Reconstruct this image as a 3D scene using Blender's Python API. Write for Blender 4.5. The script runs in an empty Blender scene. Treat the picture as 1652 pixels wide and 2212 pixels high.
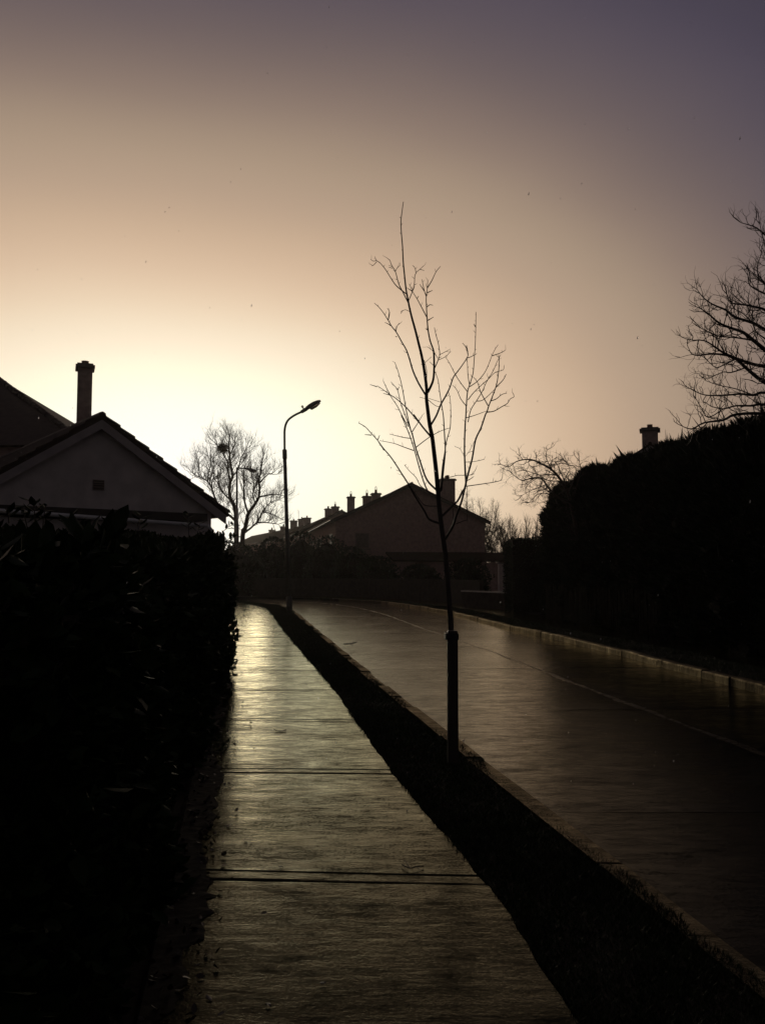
import bpy, bmesh, math, random
import numpy as np
from mathutils import Vector

random.seed(7)
RNG = np.random.default_rng(11)
SC = bpy.context.scene
COL = SC.collection
rad = math.radians

# ------------------------------------------------------------------ camera
EYE = 1.55
FPX = 1875.0                      # focal length in units of a 1652 x 2212 picture
TH = math.atan((1239.0 - 1106.0) / FPX)
cam_d = bpy.data.cameras.new('Camera')
cam = bpy.data.objects.new('Camera', cam_d)
COL.objects.link(cam)
cam.location = (0, 0, EYE)
cam.rotation_euler = (math.pi / 2 + TH, 0, 0)
cam_d.sensor_fit = 'VERTICAL'
cam_d.sensor_height = 36.0
cam_d.lens = 36.0 * FPX / 2212.0
cam_d.clip_start = 0.05
cam_d.clip_end = 4000
SC.camera = cam

# ------------------------------------------------------------------ sky, sun, exposure
SUN_AZ, SUN_EL = rad(-13.5), rad(7.0)
SC.view_settings.view_transform = 'Standard'
SC.view_settings.look = 'None'
SC.view_settings.exposure = 0.0
SC.view_settings.gamma = 1.0
SC.view_settings.use_curve_mapping = False
SC.render.engine = 'CYCLES'
SC.cycles.max_bounces = 6
SC.cycles.diffuse_bounces = 3
SC.cycles.glossy_bounces = 3
SC.cycles.volume_bounces = 0

world = bpy.data.worlds.new('World')
SC.world = world
world.use_nodes = True
nt = world.node_tree
nt.nodes.clear()


def wn(kind, **kw):
    n = nt.nodes.new(kind)
    for k, v in kw.items():
        setattr(n, k, v)
    return n


def wmath(op, a, b=None):
    n = wn('ShaderNodeMath', operation=op)
    for i, x in enumerate((a, b)):
        if x is None:
            continue
        if isinstance(x, (int, float)):
            n.inputs[i].default_value = x
        else:
            nt.links.new(x, n.inputs[i])
    return n.outputs[0]


w_out = wn('ShaderNodeOutputWorld')
sky = wn('ShaderNodeTexSky', sky_type='NISHITA')
sky.sun_disc = False
sky.sun_elevation = SUN_EL
sky.sun_rotation = SUN_AZ
sky.altitude = 20
sky.air_density = 1.0
sky.dust_density = 4.0
sky.ozone_density = 2.0
# the rain cloud lets through only a fraction of the clear sky
cloud = wn('ShaderNodeMix', data_type='RGBA', blend_type='MULTIPLY')
cloud.inputs[0].default_value = 1.0
nt.links.new(sky.outputs[0], cloud.inputs[6])
cloud.inputs[7].default_value = (0.040, 0.036, 0.045, 1)
bg1 = wn('ShaderNodeBackground')
bg1.inputs[1].default_value = 0.06
nt.links.new(cloud.outputs[2], bg1.inputs[0])
# the glow of the low sun through the falling sleet, by direction of the sky
tc = wn('ShaderNodeTexCoord')
sep = wn('ShaderNodeSeparateXYZ')
nrm = wn('ShaderNodeVectorMath', operation='NORMALIZE')
nt.links.new(tc.outputs['Generated'], nrm.inputs[0])
nt.links.new(nrm.outputs[0], sep.inputs[0])
az = wmath('ARCTAN2', sep.outputs[0], sep.outputs[1])
el = wmath('ARCSINE', sep.outputs[2])
daz = wmath('ABSOLUTE', wmath('SUBTRACT', az, SUN_AZ))
daz = wmath('ADD', wmath('MULTIPLY', daz, 0.42), wmath('MULTIPLY', wmath('MULTIPLY', daz, daz), 0.31))
de = wmath('MULTIPLY', wmath('SUBTRACT', el, SUN_EL), 1.07)
de = wmath('MAXIMUM', de, wmath('MULTIPLY', de, -0.45))
rr = wmath('SQRT', wmath('ADD', wmath('MULTIPLY', daz, daz), wmath('MULTIPLY', de, de)))
# slow unevenness of the cloud veil
cn = wn('ShaderNodeTexNoise')
cn.inputs['Scale'].default_value = 2.2
cn.inputs['Detail'].default_value = 3.0
mp = wn('ShaderNodeMapping')
mp.inputs['Scale'].default_value = (1, 1, 2.2)
nt.links.new(nrm.outputs[0], mp.inputs[0])
nt.links.new(mp.outputs[0], cn.inputs['Vector'])
rr = wmath('MULTIPLY', rr, wmath('ADD', wmath('MULTIPLY', cn.outputs[0], 0.09), 0.955))
fac = wmath('DIVIDE', rr, rad(60.0))
ramp = wn('ShaderNodeValToRGB')
ramp.color_ramp.interpolation = 'B_SPLINE'
STOPS = [(0, (1.80, 1.42, 0.95)), (4, (1.42, 1.16, 0.86)), (7, (1.01, 0.885, 0.68)), (9, (0.90, 0.765, 0.57)),
         (11, (0.80, 0.625, 0.44)), (13.2, (0.68, 0.495, 0.34)), (15.7, (0.56, 0.40, 0.27)), (18, (0.45, 0.325, 0.232)),
         (20.5, (0.385, 0.285, 0.20)), (23.5, (0.26, 0.188, 0.148)), (27, (0.152, 0.114, 0.108)), (30.5, (0.105, 0.083, 0.097)),
         (34.5, (0.061, 0.051, 0.078)), (42, (0.038, 0.032, 0.038)), (60, (0.031, 0.026, 0.027))]
els = ramp.color_ramp.elements
while len(els) < len(STOPS):
    els.new(0.5)
for e_, (dg, c) in zip(els, STOPS):
    e_.position = dg / 60.0
for e_, (dg, c) in zip(els, STOPS):
    e_.position = dg / 60.0
    e_.color = (*c, 1)
nt.links.new(fac, ramp.inputs[0])
bg2 = wn('ShaderNodeBackground')
bg2.inputs[1].default_value = 1.0
nt.links.new(ramp.outputs[0], bg2.inputs[0])
addsh = wn('ShaderNodeAddShader')
nt.links.new(bg1.outputs[0], addsh.inputs[0])
nt.links.new(bg2.outputs[0], addsh.inputs[1])
nt.links.new(addsh.outputs[0], w_out.inputs[0])

sun_d = bpy.data.lights.new('Sun', 'SUN')
sun_d.energy = 0.22
sun_d.angle = rad(12)
sun_d.color = (1.0, 0.86, 0.66)
sun = bpy.data.objects.new('Sun', sun_d)
COL.objects.link(sun)
sdir = Vector((math.sin(SUN_AZ) * math.cos(SUN_EL), math.cos(SUN_AZ) * math.cos(SUN_EL), math.sin(SUN_EL)))
sun.rotation_euler = sdir.to_track_quat('Z', 'Y').to_euler()
sun.location = (-20, 60, 30)


# ------------------------------------------------------------------ survey helpers
def W(u, v, Y):
    """point Y metres ahead that the 1652 x 2212 survey shows at (u, v)"""
    a, b = (u - 826.0) / FPX, (1106.0 - v) / FPX
    dx, dy, dz = a, math.cos(TH) - b * math.sin(TH), math.sin(TH) + b * math.cos(TH)
    t = Y / dy
    return Vector((dx * t, Y, EYE + dz * t))


S = 1652.0 / 1936.0


def WS(x, y, Y):
    return W(x * S, y * S, Y)


def curve(pts):
    ys = [p[0] for p in pts]
    xs = [p[1] for p in pts]
    return lambda y: float(np.interp(y, ys, xs))


# ------------------------------------------------------------------ materials
def mat(name):
    m = bpy.data.materials.new(name)
    m.use_nodes = True
    t = m.node_tree
    b = t.nodes['Principled BSDF']
    return m, t, b


def simple(name, col, rough=0.6, metal=0.0, var=0.25, scale=6.0, bump=0.0, spec=0.5, stretch=(1, 1, 1)):
    m, t, b = mat(name)
    g = t.nodes.new('ShaderNodeNewGeometry')
    mp = t.nodes.new('ShaderNodeMapping')
    mp.inputs['Scale'].default_value = stretch
    n = t.nodes.new('ShaderNodeTexNoise')
    n.inputs['Scale'].default_value = scale
    n.inputs['Detail'].default_value = 5
    t.links.new(g.outputs['Position'], mp.inputs[0])
    t.links.new(mp.outputs[0], n.inputs['Vector'])
    r = t.nodes.new('ShaderNodeValToRGB')
    r.color_ramp.elements[0].position = 0.3
    r.color_ramp.elements[1].position = 0.7
    r.color_ramp.elements[0].color = (*[c * (1 - var) for c in col], 1)
    r.color_ramp.elements[1].color = (*[min(1, c * (1 + var)) for c in col], 1)
    t.links.new(n.outputs[0], r.inputs[0])
    t.links.new(r.outputs[0], b.inputs['Base Color'])
    b.inputs['Roughness'].default_value = rough
    b.inputs['Metallic'].default_value = metal
    b.inputs['Specular IOR Level'].default_value = spec
    if bump:
        bp = t.nodes.new('ShaderNodeBump')
        bp.inputs['Strength'].default_value = bump
        bp.inputs['Distance'].default_value = 0.02
        t.links.new(n.outputs[0], bp.inputs['Height'])
        t.links.new(bp.outputs[0], b.inputs['Normal'])
    return m


def wet(name, col, ro0, ro1, brush=0.004, pits=0.002, yfreq=26.0, ior=1.13, film=(0.55, 1.15), tint=(1.0, 0.86, 0.60), mott=(0.6, 1.35)):
    """brushed concrete under a broken film of dirty water: ridges run across the way, the film lies in patches"""
    m, t, b = mat(name)
    L = t.links.new
    N = t.nodes.new
    t.nodes.remove(b)
    out = t.nodes['Material Output']
    g = N('ShaderNodeNewGeometry')

    def noise(sc, scale, det=4, rough=0.55, dist=0.0):
        mp = N('ShaderNodeMapping')
        mp.inputs['Scale'].default_value = sc
        L(g.outputs['Position'], mp.inputs[0])
        n = N('ShaderNodeTexNoise')
        n.inputs['Scale'].default_value = scale
        n.inputs['Detail'].default_value = det
        n.inputs['Roughness'].default_value = rough
        n.inputs['Distortion'].default_value = dist
        L(mp.outputs[0], n.inputs['Vector'])
        return n.outputs[0]

    def mth(op, a, c):
        n = N('ShaderNodeMath')
        n.operation = op
        for i, x in enumerate((a, c)):
            if isinstance(x, (int, float)):
                n.inputs[i].default_value = x
            else:
                L(x, n.inputs[i])
        return n.outputs[0]

    def rng_(v, a0, a1, b0, b1):
        n = N('ShaderNodeMapRange')
        for k, x in zip(('From Min', 'From Max', 'To Min', 'To Max'), (a0, a1, b0, b1)):
            n.inputs[k].default_value = x
        L(v, n.inputs['Value'])
        return n.outputs[0]

    patch = noise((0.8, 2.2, 1), 1.7, 7, 0.68, 0.6)
    blot = noise((1.0, 3.0, 1), 6.0, 5, 0.65, 0.4)
    grit = noise((1, 1, 1), 160, 3, 0.7)
    fine = noise((1, 1, 1), 55, 4, 0.65)
    br = noise((1.0, yfreq / 7.0, 1), 7.5, 5, 0.65, 0.5)
    br2 = noise((0.9, 3.4, 1), 2.6, 5, 0.62, 0.8)
    # stained concrete
    r = N('ShaderNodeValToRGB')
    r.color_ramp.elements[0].position = 0.34
    r.color_ramp.elements[1].position = 0.66
    r.color_ramp.elements[0].color = (*[c * mott[0] for c in col], 1)
    r.color_ramp.elements[1].color = (*[c * mott[1] for c in col], 1)
    L(mth('ADD', mth('MULTIPLY', patch, 0.55), mth('MULTIPLY', fine, 0.45)), r.inputs[0])
    # relief
    h = mth('ADD', mth('ADD', mth('MULTIPLY', br, brush), mth('MULTIPLY', br2, brush * 2.0)),
            mth('ADD', mth('MULTIPLY', fine, pits), mth('MULTIPLY', grit, pits * 0.35)))
    bp = N('ShaderNodeBump')
    bp.inputs['Strength'].default_value = 1.0
    bp.inputs['Distance'].default_value = 1.0
    L(h, bp.inputs['Height'])
    dif = N('ShaderNodeBsdfDiffuse')
    L(r.outputs[0], dif.inputs['Color'])
    L(bp.outputs[0], dif.inputs['Normal'])
    gl = N('ShaderNodeBsdfGlossy')
    gl.inputs['Color'].default_value = (*tint, 1)
    L(bp.outputs[0], gl.inputs['Normal'])
    mix_ = mth('ADD', mth('MULTIPLY', patch, 0.5), mth('MULTIPLY', blot, 0.5))
    L(rng_(mix_, 0.40, 0.62, ro0, ro1), gl.inputs['Roughness'])
    fr = N('ShaderNodeFresnel')
    fr.inputs['IOR'].default_value = ior
    L(bp.outputs[0], fr.inputs['Normal'])
    wetness = rng_(mth('ADD', mth('MULTIPLY', mix_, 0.7), mth('MULTIPLY', fine, 0.3)), 0.40, 0.60, film[1], film[0])
    fac = mth('MINIMUM', mth('MULTIPLY', fr.outputs[0], wetness), 1.0)
    ms = N('ShaderNodeMixShader')
    L(fac, ms.inputs[0])
    L(dif.outputs[0], ms.inputs[1])
    L(gl.outputs[0], ms.inputs[2])
    L(ms.outputs[0], out.inputs['Surface'])
    return m


M = {}
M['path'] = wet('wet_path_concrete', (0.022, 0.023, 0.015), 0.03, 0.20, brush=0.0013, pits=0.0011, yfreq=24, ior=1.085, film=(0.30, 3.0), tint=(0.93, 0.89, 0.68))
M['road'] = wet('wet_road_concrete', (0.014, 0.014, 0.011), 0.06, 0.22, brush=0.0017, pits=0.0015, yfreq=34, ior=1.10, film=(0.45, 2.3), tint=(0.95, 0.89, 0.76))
M['kerb'] = wet('wet_kerb_concrete', (0.014, 0.013, 0.010), 0.40, 0.65, brush=0.003, pits=0.006, yfreq=8, ior=1.08, film=(0.05, 0.35), mott=(0.15, 1.9))
M['seal'] = wet('joint_sealant', (0.015, 0.014, 0.010), 0.18, 0.40, brush=0.002, pits=0.003, yfreq=12, ior=1.10, film=(0.15, 1.2), tint=(0.95, 0.89, 0.76))
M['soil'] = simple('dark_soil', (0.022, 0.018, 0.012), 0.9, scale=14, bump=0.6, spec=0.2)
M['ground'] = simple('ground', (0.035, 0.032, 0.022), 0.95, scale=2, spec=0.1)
M['grass'] = simple('grass', (0.030, 0.042, 0.014), 0.6, var=0.4, scale=5, spec=0.25)
M['laurel'] = simple('laurel_leaf', (0.022, 0.036, 0.012), 0.55, var=0.45, scale=8, spec=0.10)
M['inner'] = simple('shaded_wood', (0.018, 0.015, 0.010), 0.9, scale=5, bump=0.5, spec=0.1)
M['conifer'] = simple('conifer_spray', (0.016, 0.024, 0.012), 0.7, var=0.45, scale=4, spec=0.2)
M['privet'] = simple('clipped_hedge_leaf', (0.022, 0.032, 0.015), 0.6, var=0.4, scale=5, spec=0.25)
M['bark'] = simple('wet_bark', (0.045, 0.034, 0.026), 0.55, var=0.4, scale=30, bump=0.4, spec=0.4)
M['bark_far'] = simple('grey_bark', (0.075, 0.055, 0.042), 0.8, var=0.35, scale=3, spec=0.2)
M['stake'] = simple('wet_stake_timber', (0.050, 0.038, 0.027), 0.5, var=0.4, scale=14, bump=0.4, stretch=(1, 1, 0.1))
M['rubber'] = simple('black_rubber', (0.015, 0.015, 0.015), 0.5, var=0.2)
M['render'] = simple('pale_house_render', (0.70, 0.64, 0.59), 0.9, var=0.16, scale=3, bump=0.25, spec=0.2)
M['barge'] = simple('barge_paint', (0.48, 0.43, 0.41), 0.6, var=0.10, scale=4)
M['frame'] = simple('brown_window_frame', (0.34, 0.25, 0.21), 0.6, var=0.1, scale=4)
M['white'] = simple('white_upvc', (0.78, 0.78, 0.76), 0.35, var=0.06, scale=4)
M['fascia'] = simple('dark_fascia', (0.050, 0.040, 0.032), 0.5, var=0.2, scale=5)
M['tile'] = simple('brown_roof_tile', (0.085, 0.058, 0.042), 0.7, var=0.3, scale=5, bump=0.4)
M['tile2'] = simple('dark_roof_tile', (0.060, 0.043, 0.033), 0.95, var=0.25, scale=4, bump=0.4, spec=0.0)
M['dash'] = simple('pebbledash', (0.46, 0.33, 0.28), 0.95, var=0.2, scale=5, bump=0.6, spec=0.0)
M['chim'] = simple('chimney_render', (0.50, 0.37, 0.31), 0.9, var=0.2, scale=6, bump=0.4, spec=0.15)
M['cap'] = simple('chimney_cap_concrete', (0.22, 0.19, 0.165), 0.9, var=0.2, scale=8)
M['pot'] = simple('clay_pot', (0.26, 0.12, 0.075), 0.8, var=0.2, scale=8)
M['cowl'] = simple('galvanised_cowl', (0.62, 0.60, 0.58), 0.3, metal=1.0, var=0.1)
M['glass'] = simple('window_glass', (0.16, 0.125, 0.11), 0.3, var=0.3, spec=0.1)
M['steel'] = simple('lamp_post_steel', (0.16, 0.155, 0.145), 0.5, metal=0.4, var=0.2, scale=9)
M['lens'] = simple('lamp_lens', (0.55, 0.50, 0.44), 0.25, var=0.1)
b_ = M['lens'].node_tree.nodes['Principled BSDF']
b_.inputs['Transmission Weight'].default_value = 0.7
M['wall'] = simple('garden_wall_block', (0.055, 0.045, 0.038), 0.9, var=0.3, scale=4, bump=0.5, spec=0.2)
M['coping'] = simple('wall_coping_wet', (0.50, 0.47, 0.43), 0.14, var=0.15, scale=3, spec=0.9)
M['fence'] = simple('fence_timber', (0.016, 0.014, 0.010), 0.9, var=0.4, scale=10, bump=0.3, spec=0.02)
M['leaf'] = simple('wet_dead_leaf', (0.035, 0.022, 0.012), 0.4, var=0.4, scale=30)
M['nest'] = simple('nest_sticks', (0.040, 0.030, 0.022), 0.9, var=0.3)
m_, t_, b_ = mat('sleet_water')
b_.inputs['Base Color'].default_value = (0.95, 0.97, 1, 1)
b_.inputs['Roughness'].default_value = 0.05
b_.inputs['IOR'].default_value = 1.31
b_.inputs['Transmission Weight'].default_value = 0.55
M['sleet'] = m_


# ------------------------------------------------------------------ mesh building
class MB:
    def __init__(self):
        self.v = []
        self.f = []

    def add(self, verts, faces):
        o = len(self.v)
        self.v += [tuple(p) for p in verts]
        self.f += [tuple(i + o for i in fc) for fc in faces]

    def hexa(self, p):
        """eight corners: bottom ring 0-3, top ring 4-7"""
        self.add(p, [(3, 2, 1, 0), (4, 5, 6, 7), (0, 1, 5, 4), (1, 2, 6, 5), (2, 3, 7, 6), (3, 0, 4, 7)])

    def box(self, o, e, b, x0, x1, y0, y1, z0, z1):
        """box in a frame with origin o and level axes e, b"""
        def P(x, y, z):
            return (o[0] + e[0] * x + b[0] * y, o[1] + e[1] * x + b[1] * y, z)
        self.hexa([P(x0, y0, z0), P(x1, y0, z0), P(x1, y1, z0), P(x0, y1, z0),
                   P(x0, y0, z1), P(x1, y0, z1), P(x1, y1, z1), P(x0, y1, z1)])

    def aabb(self, x0, x1, y0, y1, z0, z1):
        self.box((0, 0), (1, 0), (0, 1), x0, x1, y0, y1, z0, z1)

    def tube(self, pts, radii, k=6, cap=True):
        n = len(pts)
        if n < 2:
            return
        pts = [Vector(p) for p in pts]
        o = len(self.v)
        ref = None
        for i in range(n):
            d = (pts[min(i + 1, n - 1)] - pts[max(i - 1, 0)])
            if d.length < 1e-7:
                d = Vector((0, 0, 1))
            d.normalize()
            if ref is None:
                ref = d.orthogonal().normalized()
            else:
                ref = (ref - d * ref.dot(d))
                if ref.length < 1e-5:
                    ref = d.orthogonal()
                ref.normalize()
            s = d.cross(ref)
            r = radii[i] if not isinstance(radii, (int, float)) else radii
            for j in range(k):
                a = 2 * math.pi * j / k
                q = pts[i] + (ref * math.cos(a) + s * math.sin(a)) * r
                self.v.append((q.x, q.y, q.z))
        for i in range(n - 1):
            for j in range(k):
                a, b = o + i * k + j, o + i * k + (j + 1) % k
                self.f.append((a, b, b + k, a + k))
        if cap:
            self.f.append(tuple(o + j for j in range(k - 1, -1, -1)))
            self.f.append(tuple(o + (n - 1) * k + j for j in range(k)))

    def build(self, name, m, parent=None, smooth=False):
        me = bpy.data.meshes.new(name)
        v = np.array(self.v, dtype=float).reshape(-1, 3)
        if parent is not None:
            v = v - np.array(parent_world(parent))
        me.from_pydata(v.tolist(), [], self.f)
        if m is not None:
            me.materials.append(m)
        if smooth:
            me.shade_smooth()
        o = bpy.data.objects.new(name, me)
        COL.objects.link(o)
        if parent is not None:
            o.parent = parent
        return o


def parent_world(o):
    p = Vector(o.location)
    while o.parent is not None:
        o = o.parent
        p = p + Vector(o.location)
    return p


def np_mesh(name, verts, faces, m, parent=None, smooth=False):
    me = bpy.data.meshes.new(name)
    verts = np.asarray(verts, dtype=np.float32)
    if parent is not None:
        verts = verts - np.array(parent_world(parent), dtype=np.float32)
    faces = np.asarray(faces, dtype=np.int32)
    k = faces.shape[1]
    me.vertices.add(len(verts))
    me.vertices.foreach_set('co', verts.ravel())
    me.loops.add(faces.size)
    me.loops.foreach_set('vertex_index', faces.ravel())
    me.polygons.add(len(faces))
    me.polygons.foreach_set('loop_start', np.arange(0, faces.size, k, dtype=np.int32))
    if smooth:
        me.polygons.foreach_set('use_smooth', np.ones(len(faces), dtype=bool))
    me.update(calc_edges=True)
    me.materials.append(m)
    o = bpy.data.objects.new(name, me)
    COL.objects.link(o)
    if parent is not None:
        o.parent = parent
    return o


def empty(name, loc):
    o = bpy.data.objects.new(name, None)
    COL.objects.link(o)
    o.location = loc
    o.empty_display_size = 0.2
    return o


def tag(o, label=None, cat=None, group=None, kind=None):
    if label:
        o['label'] = label
    if cat:
        o['category'] = cat
    if group:
        o['group'] = group
    if kind:
        o['kind'] = kind
    return o


def copy_to(o, loc, parent=None, rot=None, scale=None):
    c = o.copy()
    COL.objects.link(c)
    c.parent = parent
    p = Vector(loc)
    if parent is not None:
        p = p - parent_world(parent)
    c.location = p
    if rot is not None:
        c.rotation_euler = rot
    if scale is not None:
        c.scale = scale
    return c


# ================================================================== the ground and the ways
ROAD_Z = -0.11
path_l = curve([(-4, 0.33), (0, -0.33), (38, -6.60), (42.7, -8.0), (46, -9.8), (48.3, -12.6), (50, -18), (50.6, -26)])
path_r = curve([(-4, 1.5), (0, 1.0), (3, 0.70), (4.46, 0.53), (6.82, 0.087), (11.58, -0.624), (22.2, -2.44), (38, -5.0),
                (43.5, -6.5), (47.5, -8.5), (50.3, -11.7), (52.3, -17.3), (53, -26)])
kerb_l = curve([(-4, 2.75), (2, 1.75), (3.455, 1.52), (5.8, 1.126), (8.28, 0.724), (12.06, 0.09), (24, -1.74), (38, -3.9),
                (44, -5.2), (49, -7.4), (52.5, -11), (54.5, -17), (55.2, -26)])
kerb_r = curve([(-4, 6.9), (2, 6.2), (8, 5.55), (11.9, 5.24), (14.1, 5.07), (18, 4.78), (22.2, 4.3), (26.2, 3.72), (35, 2.85),
                (41, 1.8), (48, 0.2), (54, -3), (58, -8), (60.5, -15), (61.5, -26)])
foot_r0 = curve([(-4, 8.1), (2, 7.4), (12, 6.45), (18, 6.0), (26.2, 4.95), (35, 4.1), (41, 3.1), (48.7, 1.3), (55.3, -2.3),
                 (59.3, -7.6), (61.7, -15), (62.7, -26)])
wall_r = curve([(-4, 9.6), (2, 8.9), (12, 7.95), (18, 7.5), (26.2, 6.45), (35, 5.6), (41, 4.7), (49.5, 3.0), (57, -1.2),
                (61, -7.2), (63.2, -15), (64.2, -26)])

g = MB()
g.add([(-900, -60, -0.16), (900, -60, -0.16), (900, 1500, -0.16), (-900, 1500, -0.16)], [(0, 1, 2, 3)])
tag(g.build('ground', M['ground']), 'dark damp ground running out to the horizon', 'ground', kind='structure')


def strip(ys, fa, fb, z0, z1, name, m, parent=None, nx=1, jitter=0.0):
    """top sheet between two edge curves with skirts"""
    b = MB()
    n = len(ys)
    for y in ys:
        xa, xb = fa(y), fb(y)
        for i in range(nx + 1):
            t = i / nx
            b.v.append((xa + (xb - xa) * t, y, z1 + random.uniform(-jitter, jitter)))
    for j in range(n - 1):
        for i in range(nx):
            a = j * (nx + 1) + i
            b.f.append((a, a + 1, a + nx + 2, a + nx + 1))
    # skirts
    o = len(b.v)
    ring = [j * (nx + 1) + nx for j in range(n)] + [(n - 1) * (nx + 1) + i for i in range(nx - 1, -1, -1)] + \
           [j * (nx + 1) for j in range(n - 2, -1, -1)] + list(range(1, nx))
    for r in ring:
        x, y, z = b.v[r]
        b.v.append((x, y, z0))
    L = len(ring)
    for i in range(L):
        j = (i + 1) % L
        b.f.append((ring[j], ring[i], o + i, o + j))
    return b.build(name, m, parent)


FAR_Y = [0.5 * i for i in range(-6, 80)] + [40 + 0.25 * i for i in range(0, 40)] + [50 + 0.2 * i for i in range(0, 26)]
# left verge soil under the grass
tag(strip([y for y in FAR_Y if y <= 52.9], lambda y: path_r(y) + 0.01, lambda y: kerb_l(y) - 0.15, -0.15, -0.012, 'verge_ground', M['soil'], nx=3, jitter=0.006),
    'dark soil of the grass verge between footpath and kerb', 'verge', kind='structure')
tag(strip([0.5 * i for i in range(-6, 123)], lambda y: kerb_r(y) + 0.15, lambda y: foot_r0(y) - 0.01, -0.15, -0.015, 'verge_ground', M['soil'], nx=2, jitter=0.006),
    'dark soil of the verge on the far side of the road', 'verge', kind='structure')
tag(strip([0.5 * i for i in range(-6, 123)], lambda y: wall_r(y) + 0.0, lambda y: wall_r(y) + 30.0, -0.15, -0.03, 'garden_ground', M['soil']),
    'dark garden ground behind the conifer hedge', 'garden', kind='structure')
tag(strip([0.5 * i for i in range(-6, 100)], lambda y: path_l(y) - 32.0, lambda y: path_l(y) - 0.02, -0.15, -0.02, 'garden_ground', M['soil']),
    'dark garden ground behind the laurel hedge', 'garden', kind='structure')

# footpath: poured bays, each with tooled joint
fp = empty('footpath', (0, 0, 0))
tag(fp, 'wet brushed concrete footpath in bays beside the hedge', 'footpath', kind='structure')
JY = [4.5 + 2.37 * k for k in range(-3, 19)]
JY = [y for y in JY if y < 46] + [48.0, 49.0, 49.8]


def bay(y0, y1, tooled):
    b = MB()
    gap = 0.005
    prof = [(y0 + gap, -0.010), (y0 + gap + 0.007, -0.002), (y0 + gap + 0.02, 0.0)]
    if tooled:
        prof += [(y0 + 0.118, 0.0), (y0 + 0.124, -0.004), (y0 + 0.134, -0.004), (y0 + 0.146, 0.0015)]
    yy = y0 + 0.2
    k = max(4, int((y1 - y0) / 0.16)) if y0 < 14 else 6
    for i in range(k + 1):
        prof.append((yy + (y1 - 0.1 - yy) * i / k, 0.0))
    prof += [(y1 - gap - 0.02, 0.0), (y1 - gap - 0.007, -0.002), (y1 - gap, -0.010)]
    nx = 10 if y0 < 14 else 4
    ph = random.uniform(0, 6)
    for (y, z) in prof:
        xa, xb = path_l(y), path_r(y) + (0.008 * math.sin(y * 5 + ph) + 0.006 * math.sin(y * 17))
        for i in range(nx + 1):
            t = i / nx
            x = xa + (xb - xa) * t
            zz = z + 0.004 * math.sin(x * 2.1 + y * 1.3 + ph) * math.sin(y * 2.2 + ph) + random.uniform(-0.0008, 0.0008)
            b.v.append((x, y - 0.05 * (x + 0.3), zz))
    n = len(prof)
    for j in range(n - 1):
        for i in range(nx):
            a = j * (nx + 1) + i
            b.f.append((a, a + 1, a + nx + 2, a + nx + 1))
    o = len(b.v)
    ring = [j * (nx + 1) + nx for j in range(n)] + [(n - 1) * (nx + 1) + i for i in range(nx - 1, -1, -1)] + \
           [j * (nx + 1) for j in range(n - 2, -1, -1)] + list(range(1, nx))
    for r in ring:
        x, y, z = b.v[r]
        b.v.append((x, y, -0.12))
    L = len(ring)
    for i in range(L):
        j = (i + 1) % L
        b.f.append((ring[j], ring[i], o + i, o + j))
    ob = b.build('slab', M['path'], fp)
    return ob


for a, b in zip(JY[:-1], JY[1:]):
    bay(a, b, b - a > 2)

# road: two rows of concrete bays with a sealed centre joint
road = empty('road', (0, 0, ROAD_Z))
tag(road, 'wet ridged concrete road curving left past the houses', 'road', kind='structure')
mid = lambda y: kerb_l(y) + 0.575 * (kerb_r(y) - kerb_l(y))
RY = [-3 + 4.6 * k for k in range(0, 13)]
RY = [y for y in RY if y < 54] + [54.6]


def road_bay(y0, y1, fa, fb):
    b = MB()
    ys = list(np.linspace(y0 + 0.005, y1 - 0.005, 24 if y0 < 20 else 12))
    nx = 12 if y0 < 20 else 5
    ph = random.uniform(0, 6)
    for j, y in enumerate(ys):
        xa, xb = fa(y), fb(y)
        for i in range(nx + 1):
            x = xa + (xb - xa) * i / nx
            edge = 0.003 if j in (0, len(ys) - 1) else 0
            z = ROAD_Z - edge + 0.004 * math.sin(x * 1.7 + ph) * math.sin(y * 1.9 + ph) + random.uniform(-0.0012, 0.0012)
            b.v.append((x, y, z))
    for j in range(len(ys) - 1):
        for i in range(nx):
            a = j * (nx + 1) + i
            b.f.append((a, a + 1, a + nx + 2, a + nx + 1))
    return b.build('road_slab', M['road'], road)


kl_in = lambda y: kerb_l(y) + 0.0
for a, b in zip(RY[:-1], RY[1:]):
    road_bay(a, b, lambda y: kerb_l(y) + 0.004, lambda y: mid(y) - 0.03)
    road_bay(a, b, lambda y: mid(y) + 0.03, lambda y: kerb_r(y) - 0.004)
# far end of the road round the bend
b = MB()
ys = list(np.linspace(54.6, 61.4, 30))
for y in ys:
    xa = kerb_l(min(y, 55.2)) if y <= 55.2 else -26
    b.v += [(xa, y, ROAD_Z), (kerb_r(y) - 0.004, y, ROAD_Z)]
for j in range(len(ys) - 1):
    b.f.append((2 * j, 2 * j + 1, 2 * j + 3, 2 * j + 2))
b.build('road_slab', M['road'], road)
b = MB()
b.add([(-30, -4, ROAD_Z - 0.02), (8, -4, ROAD_Z - 0.02), (8, 62, ROAD_Z - 0.02), (-30, 62, ROAD_Z - 0.02)], [(0, 1, 2, 3)])
b.build('road_bed', M['soil'], road)
sb = MB()
ys = [y for y in np.arange(-3, 54.5, 0.25)]
for i, y in enumerate(ys):
    m0 = mid(y) + 0.012 * math.sin(y * 3.1) + 0.01 * math.sin(y * 9.7)
    w = 0.040 + 0.012 * math.sin(y * 2.3 + 1)
    for dx, dz in ((-w, 0.000), (-w * 0.5, 0.0025), (w * 0.5, 0.0025), (w, 0.000)):
        sb.v.append((m0 + dx, y, ROAD_Z + dz + random.uniform(0, 0.003)))
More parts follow.
